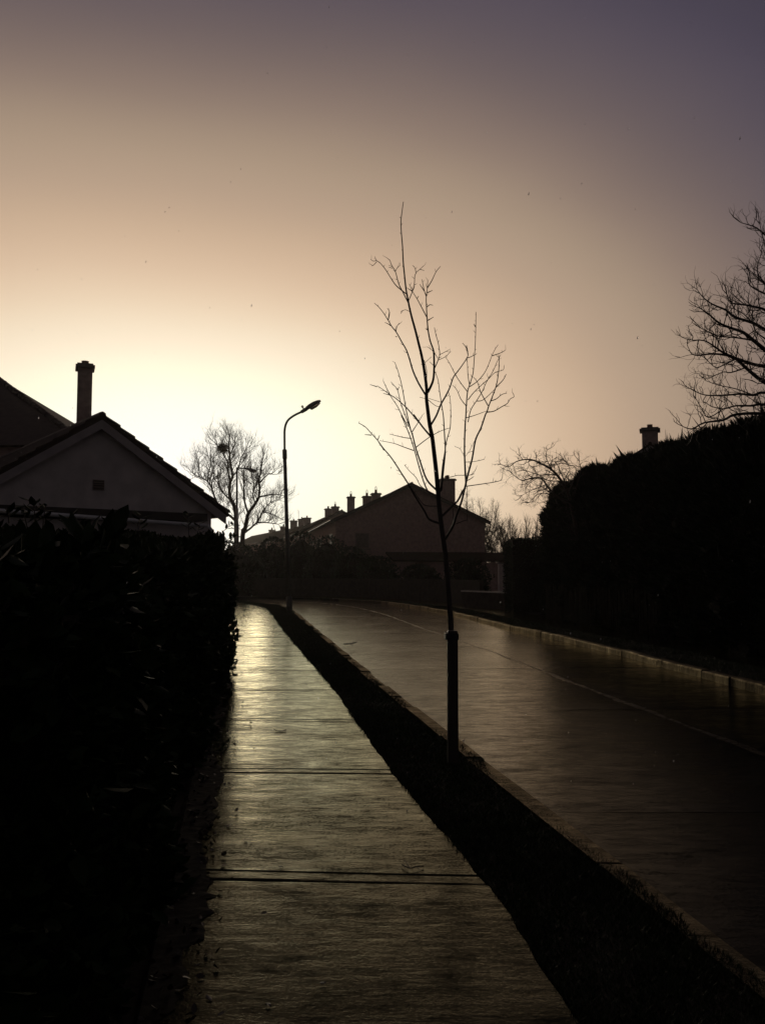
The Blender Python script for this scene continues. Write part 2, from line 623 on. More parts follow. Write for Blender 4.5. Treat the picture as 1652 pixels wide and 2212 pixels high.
for j in range(len(ys) - 1):
    for i in range(3):
        a = j * 4 + i
        sb.f.append((a, a + 1, a + 5, a + 4))
sb.build('joint_sealant', M['seal'], road)


# kerbs: single stones
def kerb_line(f, side, y_end, label, top, lab_root, spread=0.15):
    root = empty('kerb', (0, 0, 0))
    tag(root, label, 'kerb', kind='structure')
    y = -2.5
    while y < y_end:
        slope = (f(y + 0.5) - f(y)) / 0.5
        ln = 0.92 / math.sqrt(1 + slope * slope)
        y1 = min(y + ln, y_end + 0.5)
        bz = top + random.uniform(-0.012, 0.012)
        dx = random.uniform(-0.012, 0.012)
        tilt = random.uniform(-0.006, 0.006)
        g_ = 0.006
        b = MB()
        xs0, xs1 = f(y + g_) + dx, f(y1 - g_) + dx + random.uniform(-0.006, 0.006)
        s = side
        A = []
        for (yy, xx, tz) in ((y + g_, xs0, -tilt), (y1 - g_, xs1, tilt)):
            A.append([(xx, yy, -0.2), (xx, yy, bz + tz - 0.022), (xx + s * 0.018, yy, bz + tz), (xx + s * spread, yy, bz + tz + 0.002), (xx + s * spread, yy, -0.2)])
        b.v = A[0] + A[1]
        for i in range(5):
            j = (i + 1) % 5
            b.f.append((i, j, j + 5, i + 5) if s < 0 else (j, i, i + 5, j + 5))
        b.f.append((4, 3, 2, 1, 0) if s < 0 else (0, 1, 2, 3, 4))
        b.f.append((5, 6, 7, 8, 9) if s < 0 else (9, 8, 7, 6, 5))
        b.build('kerb_stone', M['kerb'], root)
        y = y1
    return root


kerb_line(kerb_l, -1, 54.0, 'worn concrete kerb stones along the near grass verge', 0.004, 'near')
kerb_line(kerb_r, 1, 59.5, 'pale worn kerb stones on the far side of the road', 0.014, 'far')
# far footpath
fr = empty('footpath', (6, 10, 0))
tag(fr, 'narrow wet footpath on the far side of the road', 'footpath', kind='structure')
yy = -3.0
while yy < 61:
    y1 = min(yy + 2.4, 61.4)
    strip(list(np.linspace(yy + 0.008, y1 - 0.008, 6)), foot_r0, lambda y: wall_r(y) - 0.02, -0.15, random.uniform(-0.003, 0.003), 'slab', M['path'], fr, nx=3, jitter=0.001)
    yy = y1


# grass blades: uncountable
_rg = np.random.default_rng(5)
_rx = [np.cumsum(_rg.uniform(0.03, 0.25, 900)) for _ in range(3)]
_rv = [_rg.normal(0, 0.009, 900) for _ in range(3)]


def rag(y, k):
    return float(np.interp(y, _rx[k], _rv[k]) + 0.6 * np.interp(y * 3.3, _rx[0], _rv[0]))


def blades(name, label, n, fa, fb, ylo, yhi, hmin, hmax, zb, near_bias=2.2, edge=0.0):
    t = RNG.random(n)
    y = ylo + (yhi - ylo) * t ** near_bias
    u = RNG.random(n)
    xa = np.array([fa(v) for v in y])
    xb = np.array([fb(v) for v in y])
    x = xa + (xb - xa) * u
    h = hmin + (hmax - hmin) * RNG.random(n)
    h = h * (0.7 + 0.6 * (np.sin(x * 3.1 + y * 2.3) * 0.5 + 0.5))
    w = (0.0016 + 0.0018 * RNG.random(n)) * (1 + y / 9.0)
    a = RNG.random(n) * 2 * np.pi
    lean = (0.2 + 0.9 * RNG.random(n)) * h
    la = RNG.random(n) * 2 * np.pi
    v = np.zeros((n, 3, 3))
    z = np.full(n, zb)
    v[:, 0] = np.stack([x - np.cos(a) * w, y - np.sin(a) * w, z], 1)
    v[:, 1] = np.stack([x + np.cos(a) * w, y + np.sin(a) * w, z], 1)
    v[:, 2] = np.stack([x + np.cos(la) * lean, y + np.sin(la) * lean, z + h], 1)
    f = np.arange(n * 3).reshape(n, 3)
    o = np_mesh(name, v.reshape(-1, 3), f, M['grass'])
    return tag(o, label, 'grass', kind='stuff')


blades('grass', 'short dark wet grass on the verge beside the sapling', 210000, lambda y: path_r(y) - 0.008 + 0.6 * rag(y, 1),
       lambda y: kerb_l(y) - 0.078 + 2.2 * rag(y, 2), 1.6, 52, 0.012, 0.036, -0.014)
blades('grass', 'dark grass on the verge across the road', 45000, lambda y: kerb_r(y) + 0.10, lambda y: foot_r0(y) + 0.03, 9, 56, 0.02, 0.05, -0.016, 1.6)


# ================================================================== trees, traced limb by limb
def smooth_line(P, sub=3):
    """Catmull-Rom through points"""
    P = [Vector(p) for p in P]
    if len(P) < 3:
        return P
    out = []
    for i in range(len(P) - 1):
        p0, p1, p2, p3 = P[max(i - 1, 0)], P[i], P[i + 1], P[min(i + 2, len(P) - 1)]
        for k in range(sub):
            t = k / sub
            out.append(0.5 * ((2 * p1) + (p2 - p0) * t + (2 * p0 - 5 * p1 + 4 * p2 - p3) * t * t + (3 * p1 - p0 - 3 * p2 + p3) * t ** 3))
    out.append(P[-1])
    return out


class Traced:
    def __init__(self, Y0):
        self.Y0 = Y0
        self.nodes = []          # survey x, y and depth of every limb point so far

    def depth_at(self, x, y):
        best = min(self.nodes, key=lambda n: (n[0] - x) ** 2 + (n[1] - y) ** 2)
        return best[2]

    def limb(self, pts, slope=0.0, root=False, scale=1.0):
        """pts in photograph pixels; slope = metres of depth gained per pixel of run"""
        Y = self.Y0 if root or not self.nodes else self.depth_at(*pts[0])
        out = []
        last = pts[0]
        run = 0.0
        for p in pts:
            run += math.hypot(p[0] - last[0], p[1] - last[1])
            last = p
            yy = Y + slope * run
            self.nodes.append((p[0], p[1], yy))
            out.append(WS(p[0], p[1], yy))
        return out


def taper(n, r0, r1, p=1.0):
    return [r0 + (r1 - r0) * (i / max(1, n - 1)) ** p for i in range(n)]


def spur(mb, line, radii, every, lmin, lmax, r, k=3, up=0.5, sub=0):
    """short side twigs and buds along a limb"""
    acc = random.uniform(0, every)
    side = 1
    for i in range(1, len(line)):
        seg = line[i] - line[i - 1]
        acc += seg.length
        if acc > every:
            acc = random.uniform(-0.3, 0.3) * every
            d = seg.normalized()
            o = d.orthogonal().normalized()
            a = random.uniform(0, 2 * math.pi)
            o = (o * math.cos(a) + d.cross(o) * math.sin(a)).normalized()
            q = (d * random.uniform(0.4, 0.9) + o + Vector((0, 0, up))).normalized()
            L = random.uniform(lmin, lmax)
            p0 = line[i]
            p1 = p0 + q * L * 0.55
            p2 = p1 + (q + Vector((random.uniform(-.3, .3), random.uniform(-.3, .3), 0.3 + random.uniform(-.2, .3)))).normalized() * L * 0.45
            rr_ = min(r, radii[min(i, len(radii) - 1)] * 0.8)
            mb.tube([p0, p1, p2], [rr_, rr_ * 0.8, rr_ * 0.5], k, False)
            if sub and random.random() < sub:
                q2 = (q + Vector((random.uniform(-1, 1), random.uniform(-1, 1), random.uniform(-.2, 1))) * 0.9).normalized()
                mb.tube([p1, p1 + q2 * L * 0.4], [rr_ * 0.7, rr_ * 0.4], k, False)


def Z3(*pts):
    return [(880 + x / 3.567, 480 + y / 3.567) for x, y in pts]


def Z4(*pts):
    return [(880 + x / 3.591, 1050 + y / 3.591) for x, y in pts]


YS = 7.35
sap = empty('sapling_tree', W(972, 1640, YS).to_tuple()[:2] + (0.0,))
tag(sap, 'slender bare young street tree tied to a stake on the verge', 'tree')
T = Traced(YS)
trunk_px = [(1142, 1935), (1140, 1760)] + Z4((938, 1950), (925, 1750), (906, 1500), (890, 1300), (868, 1130), (850, 1000), (832, 850), (820, 700), (802, 500), (785, 350), (767, 200), (745, 95)) + \
    Z3((722, 1990), (710, 1880), (712, 1800), (692, 1640), (667, 1500), (640, 1390), (610, 1270), (577, 1150), (556, 1060), (545, 1000), (526, 900), (511, 760), (500, 640), (495, 520), (485, 400), (480, 290), (490, 200), (502, 110))
PXM = YS / 2198.0                  # metres per photograph pixel at the sapling
ln = smooth_line(T.limb(trunk_px, 0.0, True))
tr_r = [float(np.interp(i / (len(ln) - 1), [0, .12, .3, .42, .55, .68, .8, .92, 1], [.026, .0225, .0198, .0172, .0128, .0090, .0064, .0043, .0028])) for i in range(len(ln))]
b = MB()
b.tube(ln, tr_r, 10)
spur(b, ln[len(ln) // 2:], tr_r[len(ln) // 2:], 0.06, 0.016, 0.044, 0.0030, 4, 0.3)
b.build('trunk', M['bark'], sap, True)

LIMBS = [
    # (root limb, r0, r1, [side twigs])
    (Z3((526, 940), (440, 870), (390, 800), (340, 720), (290, 660), (260, 640), (245, 605)), .0048, .0016,
     [Z3((260, 640), (230, 645), (208, 630)), Z3((262, 650), (235, 680), (215, 690))]),
    (Z3((550, 1030), (500, 930), (460, 850), (430, 740), (395, 680), (380, 640), (352, 615)), .0050, .0016,
     [Z3((430, 740), (445, 710), (475, 680)), Z3((405, 710), (370, 700))]),
    (Z3((550, 1000), (580, 930), (600, 860), (605, 780), (615, 750), (605, 705), (585, 685)), .0042, .0016,
     [Z3((615, 750), (650, 720), (685, 688)), Z3((650, 720), (690, 730))]),
    (Z3((722, 1830), (765, 1740), (778, 1650), (778, 1500), (770, 1440), (745, 1370), (725, 1270), (715, 1150), (710, 1050), (708, 970), (718, 890), (722, 815)), .0105, .0018,
     [Z3((718, 890), (760, 820), (795, 745), (838, 692)), Z3((708, 960), (690, 910), (670, 810)), Z3((690, 915), (650, 855)), Z3((720, 930), (765, 910)),
      Z3((715, 1060), (740, 1040), (770, 1045)), Z3((715, 1155), (660, 1050), (625, 985), (585, 920), (555, 850)), Z3((625, 985), (640, 960)), Z3((585, 920), (540, 890)),
      Z3((725, 1180), (775, 1150)), Z3((725, 1270), (700, 1255))]),
    (Z3((700, 1850), (640, 1750), (590, 1640), (560, 1540), (530, 1450), (490, 1380), (440, 1290), (400, 1240), (365, 1180), (320, 1110), (280, 1060), (240, 1025)), .0078, .0018,
     [Z3((365, 1180), (378, 1110), (358, 1070)), Z3((368, 1165), (376, 1100)), Z3((435, 1280), (445, 1235), (467, 1205)), Z3((390, 1230), (360, 1210), (335, 1200)), Z3((445, 1330), (430, 1325))]),
    (Z3((785, 1610), (815, 1540), (830, 1480), (815, 1380), (795, 1310), (782, 1245)), .0045, .0016,
     [Z3((830, 1490), (870, 1470), (915, 1445)), Z3((815, 1540), (880, 1510), (925, 1465)), Z3((785, 1600), (740, 1555)), Z3((815, 1525), (770, 1460), (720, 1420))]),
    (Z3((712, 1780), (712, 1640), (695, 1560), (690, 1540)), .0030, .0014, [Z3((700, 1560), (755, 1510))]),
    (Z3((556, 1100), (520, 1085), (480, 1100)), .0022, .0012, [Z3((500, 1090), (478, 1120))]),
    (Z3((750, 2125), (800, 2040), (840, 1940), (880, 1870), (920, 1790), (950, 1700), (985, 1650), (1030, 1590), (1075, 1520), (1085, 1480), (1060, 1410)), .0085, .0018,
     [Z3((1075, 1520), (1110, 1510), (1165, 1480)), Z3((1085, 1490), (1070, 1430), (1035, 1385)), Z3((1083, 1470), (1072, 1405))]),
    (Z3((722, 1895), (790, 1950), (830, 1960)), .0028, .0014, [Z3((730, 1885), (840, 1920)), Z3((712, 1890), (650, 1875))]),
    (Z4((850, 690), (870, 500), (886, 330), (880, 200), (872, 60)) + Z3((862, 2040), (850, 1960), (830, 1830), (815, 1720), (785, 1640)), .0066, .0014, []),
    (Z4((842, 700), (860, 480), (880, 350), (897, 240), (930, 120), (935, 0)) + Z3((930, 2000), (925, 1900), (910, 1830)), .0058, .0014, []),
    (Z4((848, 930), (930, 850), (1000, 780), (1040, 700), (1072, 640), (1066, 500), (1060, 300), (1066, 100)) +
     Z3((1065, 2050), (1070, 1950), (1080, 1830), (1100, 1760), (1130, 1660), (1140, 1540), (1150, 1400), (1155, 1240), (1157, 1105)), .0105, .0020,
     [Z3((1157, 1245), (1135, 1215)), Z3((1100, 1780), (1170, 1730), (1230, 1660), (1270, 1580), (1300, 1500), (1330, 1440), (1358, 1400)), Z3((1305, 1500), (1390, 1470), (1425, 1445)),
      Z3((1085, 1830), (1030, 1760), (970, 1670), (920, 1570), (880, 1510)), Z3((1085, 1900), (1130, 1840), (1190, 1780), (1270, 1710), (1330, 1650), (1400, 1630), (1410, 1590)),
      Z3((1070, 1955), (1020, 1890), (985, 1810), (945, 1765)), Z3((1100, 1770), (1085, 1680), (1080, 1580), (1075, 1520)), Z3((1070, 2060), (1140, 2040), (1250, 2000)),
      Z3((1085, 2100), (1110, 1990), (1160, 1910), (1215, 1820), (1250, 1740), (1310, 1640), (1340, 1570), (1365, 1520), (1380, 1490))]),
    (Z4((872, 1150), (905, 1100), (960, 1000), (985, 920), (1030, 800), (1060, 680), (1090, 550), (1130, 400), (1160, 230), (1210, 120), (1250, 0)) +
     Z3((1255, 2010), (1270, 1960), (1300, 1880), (1340, 1770), (1360, 1650), (1366, 1540), (1360, 1490)), .0110, .0020,
     [Z3((1285, 1910), (1340, 1890), (1390, 1850), (1435, 1838)), Z3((1255, 2010), (1320, 2000), (1390, 1960), (1440, 1930), (1465, 1890), (1500, 1870), (1485, 1830)),
      Z3((1340, 1780), (1400, 1720), (1430, 1665)), Z3((1265, 1950), (1200, 1830), (1170, 1740), (1130, 1690)), Z3((1165, 1910), (1220, 1900), (1300, 1830), (1345, 1780)),
      Z4((1075, 650), (1250, 625), (1340, 610), (1395, 590), (1408, 530)), Z4((1340, 610), (1345, 595)), Z4((965, 985), (955, 870), (950, 800)), Z4((985, 990), (1060, 960), (1085, 930), (1085, 650)),
      Z4((1080, 600), (1120, 580), (1145, 560))]),
    (Z4((748, 190), (680, 110), (600, 0)) + Z3((640, 2100), (540, 1980), (440, 1890), (380, 1850), (310, 1800), (265, 1770)), .0078, .0018,
     [Z3((265, 1780), (200, 1760)), Z3((380, 1850), (345, 1780), (320, 1725)), Z3((380, 1855), (320, 1840))]),
    (Z4((808, 685), (740, 620), (700, 550), (660, 430), (620, 310), (590, 190), (570, 130), (540, 0)) + Z3((520, 1950), (490, 1780), (460, 1660), (425, 1560)), .0085, .0016,
     [Z3((575, 2190), (520, 2040), (480, 1930), (450, 1810), (420, 1770), (390, 1735)), Z3((450, 1810), (465, 1780)), Z3((545, 2140), (500, 2060), (450, 1960), (410, 1900), (380, 1855), (345, 1820)),
      Z4((600, 325), (500, 290), (420, 260), (290, 235)), Z4((580, 215), (500, 205), (380, 175)), Z4((615, 300), (740, 205), (850, 145), (925, 120)), Z4((585, 155), (640, 70), (680, 0))]),
    (Z4((815, 745), (740, 700), (720, 680), (690, 610), (650, 480), (606, 320), (560, 180), (485, 0)), .0070, .0030, []),
    (Z4((828, 985), (740, 950), (700, 880), (650, 800), (600, 720), (545, 620), (500, 550), (430, 440), (380, 370), (320, 300), (270, 230), (215, 170), (160, 110), (100, 75)), .0095, .0020,
     [Z4((215, 185), (155, 180)), Z4((275, 225), (290, 185)), Z4((820, 830), (710, 825), (650, 770), (560, 640), (490, 545)), Z4((330, 320), (280, 250))]),
    (Z4((725, 690), (660, 645), (620, 570), (560, 510), (515, 455)), .0040, .0018, [Z4((520, 465), (530, 450))]),
    (Z4((860, 575), (940, 565), (1000, 550), (1100, 550), (1140, 530), (1165, 490)), .0030, .0014, [Z4((1120, 550), (1150, 535))]),
    (Z4((1066, 430), (1150, 425), (1240, 405)), .0024, .0012, [Z4((1055, 375), (1020, 310), (975, 290)), Z4((1068, 380), (1110, 320), (1150, 240)), Z4((1085, 350), (1130, 330))]),
]
for i, (px, r0, r1, twigs) in enumerate(LIMBS):
    sl = random.choice((-1, 1)) * random.uniform(0.25, 0.75) * PXM
    b = MB()
    ln = smooth_line(T.limb(px, sl))
    rd = taper(len(ln), r0 * 1.08, max(r1 * 1.25, 0.0023), 0.8)
    b.tube(ln, rd, 6)
    spur(b, ln[3:], rd[3:], 0.06, 0.016, 0.044, 0.0027, 4, 0.3)
    for tw in twigs:
        l2 = smooth_line(T.limb(tw, random.uniform(-0.5, 0.5) * PXM))
        rr2 = taper(len(l2), min(0.0046, r0 * 0.7), 0.0021, 0.8)
        b.tube(l2, rr2, 5)
        spur(b, l2[2:], rr2[2:], 0.05, 0.018, 0.050, 0.0025, 4, 0.3)
    b.build('branch', M['bark'], sap, True)

# the stake and its tie
sk = W(978, 1640, YS - 0.075)
stake = empty('tree_stake', (sk.x, sk.y, 0))
tag(stake, 'thick dark wooden stake with rubber tie holding the sapling', 'stake')
top_z = W(978, 1362, YS - 0.075).z
b = MB()
w = 0.043
prof = [(-0.05, w), (top_z - 0.012, w), (top_z, w - 0.008)]
for z, ww in prof:
    b.v += [(sk.x - ww, sk.y - ww, z), (sk.x + ww, sk.y - ww, z), (sk.x + ww, sk.y + ww, z), (sk.x - ww, sk.y + ww, z)]
for j in range(2):
    for i in range(4):
        k = (i + 1) % 4
        b.f.append((4 * j + i, 4 * j + k, 4 * j + 4 + k, 4 * j + 4 + i))
b.f.append((8, 9, 10, 11))
b.build('post', M['stake'], stake)
b = MB()
tz0, tz1 = top_z - 0.075, top_z - 0.022
tp = WS(1141, 1600, YS)
for (x0, x1, y0, y1) in ((sk.x - w - 0.010, sk.x + w + 0.006, sk.y - w - 0.007, sk.y - w - 0.001),
                         (sk.x + w + 0.001, sk.x + w + 0.007, sk.y - w - 0.001, sk.y + w + 0.09),
                         (sk.x - w - 0.016, sk.x - w - 0.004, sk.y - w - 0.001, sk.y + w + 0.09),
                         (sk.x - w - 0.016, sk.x + w + 0.007, sk.y + w + 0.09, sk.y + w + 0.096)):
    b.aabb(x0, x1, y0, y1, tz0, tz1)
b.build('tie_strap', M['rubber'], stake)
b = MB()
b.aabb(sk.x - w - 0.013, sk.x - w * 0.2, sk.y - w - 0.013, sk.y - w - 0.0075, tz0 + 0.012, tz1 - 0.010)
b.build('buckle', M['rubber'], stake)


# ------------------------------------------------------------------ procedural twigs for the big bare trees
def twiggy(mb, p, d, L, r, lvl, up=0.25, bend=0.35, kids=(2, 4), k=3, flat=1.0):
    n = 4 if L > 0.5 else 3
    pts, rs = [p], [r]
    q = Vector(p)
    dd = Vector(d)
    for i in range(n):
        dd = (dd + Vector((random.uniform(-bend, bend), random.uniform(-bend, bend) * flat, random.uniform(-bend, bend) * 0.8 + up * 0.5))).normalized()
        q = q + dd * (L / n)
        pts.append(q.copy())
        rs.append(r * (1 - 0.5 * (i + 1) / n))
    mb.tube(pts, rs, k, False)
    if lvl > 0:
        for c in range(random.randint(*kids)):
            i = random.randint(1, n)
            base = pts[i]
            dv = (pts[i] - pts[i - 1]).normalized()
            o = dv.orthogonal().normalized()
            a = random.uniform(0, 2 * math.pi)
            o = o * math.cos(a) + dv.cross(o) * math.sin(a)
            nd = (dv * random.uniform(0.5, 1.0) + o * random.uniform(0.5, 1.0) + Vector((0, 0, up))).normalized()
            twiggy(mb, base, nd, L * random.uniform(0.45, 0.75), max(rs[i] * 0.75, r * 0.4), lvl - 1, up, bend, kids, k, flat)


def dress(mb, line, rd, every, L, r, lvl, up=0.3, start=0.15, kids=(2, 4), bend=0.35, bias=None):
    acc = 0.0
    tot = sum((line[i] - line[i - 1]).length for i in range(1, len(line)))
    run = 0.0
    for i in range(1, len(line)):
        s = (line[i] - line[i - 1])
        run += s.length
        acc += s.length
        while acc > every and run > start * tot:
            acc -= every
            d = s.normalized()
            o = d.orthogonal().normalized()
            a = random.uniform(0, 2 * math.pi)
            o = o * math.cos(a) + d.cross(o) * math.sin(a)
            nd = (d * random.uniform(0.2, 0.8) + o + Vector((0, 0, up)))
            if bias is not None:
                nd = nd + bias
            twiggy(mb, line[i] - s * random.random(), nd.normalized(), L * random.uniform(0.6, 1.25), min(r, rd[i] * 0.7), lvl, up, bend, kids)
        if acc > every:
            acc = 0
    # the tip
    d = (line[-1] - line[-2]).normalized()
    for _ in range(2):
        twiggy(mb, line[-1], (d + Vector((random.uniform(-.3, .3), random.uniform(-.3, .3), .2))).normalized(), L * 0.8, r * 0.8, max(0, lvl - 0), up, bend, kids)


def ZT(*pts):
    return [(450 + x / 5.507, 1060 + y / 5.507) for x, y in pts]


def traced_tree(name, label, Y0, trunk, tr, limbs, twig, base_z=-0.1, m='bark_far', group=None, depth=0.9, thick=1.0):
    T = Traced(Y0)
    base = WS(trunk[0][0], trunk[0][1], Y0)
    root = empty(name, (base.x, base.y, base_z))
    tag(root, label, 'tree', group)
    b = MB()
    line = T.limb(trunk, 0.0, True)
    line = [Vector((line[0].x, line[0].y, base_z))] + line
    sm = smooth_line(line)
    rd = taper(len(sm), tr[0], tr[1], 0.8)
    b.tube(sm, rd, 8)
    b.build('trunk', M[m], root, True)
    c = MB()
    dress(c, sm, rd, start=0.45, **twig)
    pm = Y0 / 2198.0
    for (px, r0, r1) in limbs:
        l = smooth_line(T.limb(px, random.choice((-1, 1)) * random.uniform(0.3, depth) * pm))
        rr_ = taper(len(l), r0 * thick, r1 * thick, 0.8)
        c.tube(l, rr_, 5)
        dress(c, l, rr_, **twig)
    c.build('crown', M[m], root)
    return root


TWF = dict(every=0.17, L=1.35, r=0.025, lvl=2, up=0.35, kids=(3, 5))
traced_tree('bare_tree', 'tall bare tree with a dark nest, rising behind the bungalow roof', 74.0,
            ZT((820, 1640), (815, 1450), (808, 1300), (780, 1200), (740, 1120), (720, 1010), (735, 880), (765, 800), (738, 640), (725, 500), (715, 400), (720, 300), (728, 230)), (0.24, 0.035),
            [(ZT((735, 880), (712, 780), (700, 620), (660, 540), (620, 470), (560, 380), (490, 310)), 0.09, 0.03),
             (ZT((765, 800), (820, 740), (860, 640), (880, 560), (930, 470), (960, 400)), 0.08, 0.03),
             (ZT((745, 1140), (650, 1050), (590, 950), (560, 850), (560, 760)), 0.08, 0.03),
             (ZT((810, 1420), (640, 1280), (540, 1150), (480, 980), (420, 880), (340, 830), (250, 790), (190, 740)), 0.12, 0.03),
             (ZT((480, 980), (480, 880), (510, 780), (500, 640)), 0.07, 0.025),
             (ZT((420, 870), (430, 760), (465, 620), (450, 500)), 0.07, 0.025),
             (ZT((350, 835), (300, 720), (290, 600)), 0.05, 0.02),
             (ZT((720, 520), (780, 400), (800, 300)), 0.05, 0.02)], TWF)
traced_tree('bare_tree', 'low forked bare tree spreading right, behind the curved lamp post', 70.0,
            ZT((905, 1640), (940, 1530), (965, 1400), (985, 1320), (1070, 1200), (1130, 1090), (1140, 950), (1132, 880), (1165, 700), (1185, 560)), (0.22, 0.035),
            [(ZT((985, 1320), (940, 1180), (920, 1050), (930, 850), (920, 740), (950, 640)), 0.10, 0.03),
             (ZT((1135, 900), (1210, 820), (1280, 765), (1340, 780)), 0.07, 0.025),
             (ZT((1080, 1190), (1050, 1050), (1060, 900), (1030, 760)), 0.07, 0.025),
             (ZT((1135, 1090), (1250, 1065), (1380, 1055), (1480, 1075)), 0.07, 0.025),
             (ZT((925, 1590), (1010, 1530), (1110, 1450), (1250, 1450), (1400, 1470)), 0.11, 0.03),
             (ZT((1110, 1450), (1190, 1290), (1290, 1170), (1400, 1130)), 0.08, 0.025),
             (ZT((1190, 1300), (1320, 1330), (1430, 1390)), 0.06, 0.02)], dict(TWF, every=0.16, L=1.15))

# birds' nest
nc = WS(563, 1135, 74.0)
b = MB()
for i in range(420):
    u = Vector((random.gauss(0, 1), random.gauss(0, 1), random.gauss(0, 0.9))).normalized() * random.random() ** 0.5 * 0.52
    d = Vector((random.gauss(0, 1), random.gauss(0, 1), random.gauss(0, 0.7))).normalized() * random.uniform(0.12, 0.32)
    b.tube([nc + u - d, nc + u + d], 0.012, 3, False)
tag(b.build('bird_nest', M['nest']), 'dark ball of sticks in the top of the bare tree', 'nest')

# bare trees beyond the houses on the right
def round_bare(name, label, x, Y, top_px, base_z, spread, nl, twig, lean=0.0, fan=0.6):
    p = WS(x, 1452, Y)
    top = WS(x, top_px, Y).z
    root = empty(name, (p.x, p.y, base_z))
    tag(root, label, 'tree')
    b = MB()
    fork = base_z + (top - base_z) * 0.34
    line = smooth_line([Vector((p.x, p.y, base_z)), Vector((p.x + lean * 0.3, p.y, base_z + (fork - base_z) * 0.5)), Vector((p.x + lean, p.y, fork))])
    rd = taper(len(line), 0.2, 0.13)
    b.tube(line, rd, 7)
    b.build('trunk', M['bark_far'], root, True)
    c = MB()
    for i in range(nl):
        a = 2 * math.pi * i / nl + random.uniform(-.3, .3)
        tz = random.uniform(0.15, 0.86)
        out = spread * random.uniform(0.75, 1.0) * math.sqrt(max(0.05, 1 - (1.7 * tz - 0.75) ** 2))
        e = Vector((p.x + lean + math.cos(a) * out, p.y + math.sin(a) * out, fork + (top - fork) * tz))
        s = Vector((p.x + lean, p.y, fork - random.uniform(0, 0.8)))
        m_ = s.lerp(e, 0.5) + Vector((math.cos(a) * out * 0.15, math.sin(a) * out * 0.15, -(top - fork) * 0.06 + random.uniform(-.2, .2)))
        l = smooth_line([s, m_, e])
        r_ = taper(len(l), 0.08, 0.02)
        c.tube(l, r_, 5)
        dress(c, l, r_, **twig)
    c.build('crown', M['bark_far'], root)
    return root


TWB = dict(every=0.17, L=0.9, r=0.027, lvl=2, up=0.4, kids=(3, 4))
round_bare('bare_tree', 'round bushy bare tree behind the big gable chimney', 1205, 96, 1238, 0, 3.0, 26, dict(TWB, up=0.2))
round_bare('bare_tree', 'thin bare tree in the gap beside the two storey gable wall', 1262, 88, 1312, 0, 2.6, 18, dict(TWB, up=0.2, every=0.24))
round_bare('bare_tree', 'fan shaped bare tree just above the clipped hedge', 1318, 80, 1312, 0, 2.6, 22, dict(TWB, up=0.45, every=0.24))


# bare tree reaching in at the right edge
def ZR(*pts):
    return [(1640 + x / 3.159, 500 + y / 3.159) for x, y in pts]


TWR = dict(every=0.10, L=0.38, r=0.0115, lvl=1, up=0.3, kids=(2, 4), bend=0.6)
traced_tree('bare_tree', 'spreading bare tree reaching in over the conifers at the right edge', 17.0,
            [(2120, 1560), (2110, 1300), (2095, 1120), (2085, 960), (2075, 800), (2080, 640), (2085, 500)], (0.16, 0.03),
            [([(2100, 1110)] + ZR((1200, 1300), (1000, 1260), (860, 1160), (760, 1080), (650, 1040), (560, 1000), (480, 930), (420, 890)), .045, .007),
             ([(2090, 1000)] + ZR((1150, 1180), (935, 1060), (830, 1000), (690, 955), (620, 900), (550, 870), (490, 840), (430, 790), (390, 735)), .040, .006),
             ([(2100, 1130)] + ZR((1150, 1400), (935, 1350), (850, 1335), (740, 1300), (620, 1260), (500, 1250), (400, 1262), (345, 1248), (322, 1205)), .045, .006),
             ([(2105, 1200)] + ZR((1150, 1600), (935, 1480), (860, 1430), (780, 1360), (700, 1290), (600, 1240), (540, 1200), (450, 1145), (350, 1142)), .040, .006),
             ([(2105, 1220)] + ZR((1200, 1640), (935, 1560), (840, 1580), (740, 1570), (620, 1580), (480, 1582), (400, 1562), (310, 1515)), .035, .006),
             ([(2108, 1240)] + ZR((1200, 1720), (935, 1655), (820, 1665), (700, 1665), (600, 1690), (500, 1670)), .030, .006),
             ([(2108, 1260)] + ZR((1200, 1800), (935, 1730), (700, 1735), (600, 1780), (450, 1800), (350, 1850), (278, 1832)), .035, .006),
             ([(2085, 940)] + ZR((1100, 1000), (935, 900), (880, 880), (780, 860), (660, 840), (625, 770)), .030, .006),
             ([(2080, 850)] + ZR((1100, 850), (935, 770), (870, 740), (810, 700), (800, 660)), .026, .005),
             ([(2080, 800)] + ZR((1100, 780), (935, 690), (870, 640), (820, 590)), .026, .005),
             ([(2080, 660)] + ZR((1100, 420), (935, 300), (860, 240), (790, 215), (740, 202)), .024, .005),
             ([(2080, 720)] + ZR((1100, 600), (980, 520), (930, 380), (890, 210)), .022, .005),
             (ZR((935, 690), (880, 620), (870, 570), (880, 520), (905, 440)), .012, .005),
             (ZR((850, 1145), (700, 1120), (570, 1110), (490, 1080), (420, 1045)), .014, .005),
             (ZR((700, 1290), (600, 1340), (540, 1360), (480, 1310)), .012, .005),
             (ZR((780, 1360), (660, 1400), (600, 1395), (520, 1430)), .012, .005),
             (ZR((840, 1580), (700, 1530), (560, 1500), (460, 1465)), .012, .005),
             (ZR((840, 1010), (830, 900), (860, 820)), .012, .005),
             (ZR((830, 1000), (760, 930), (680, 880), (640, 760)), .012, .005),
             (ZR((935, 1130), (850, 1060), (820, 930), (720, 760)), .014, .005),
             (ZR((600, 1690), (480, 1760), (430, 1690), (380, 1610)), .010, .004)],
            TWR, m='bark', thick=1.3)


def ZB(*pts):
    return [(1260 + x / 5.507, 1100 + y / 5.507) for x, y in pts]


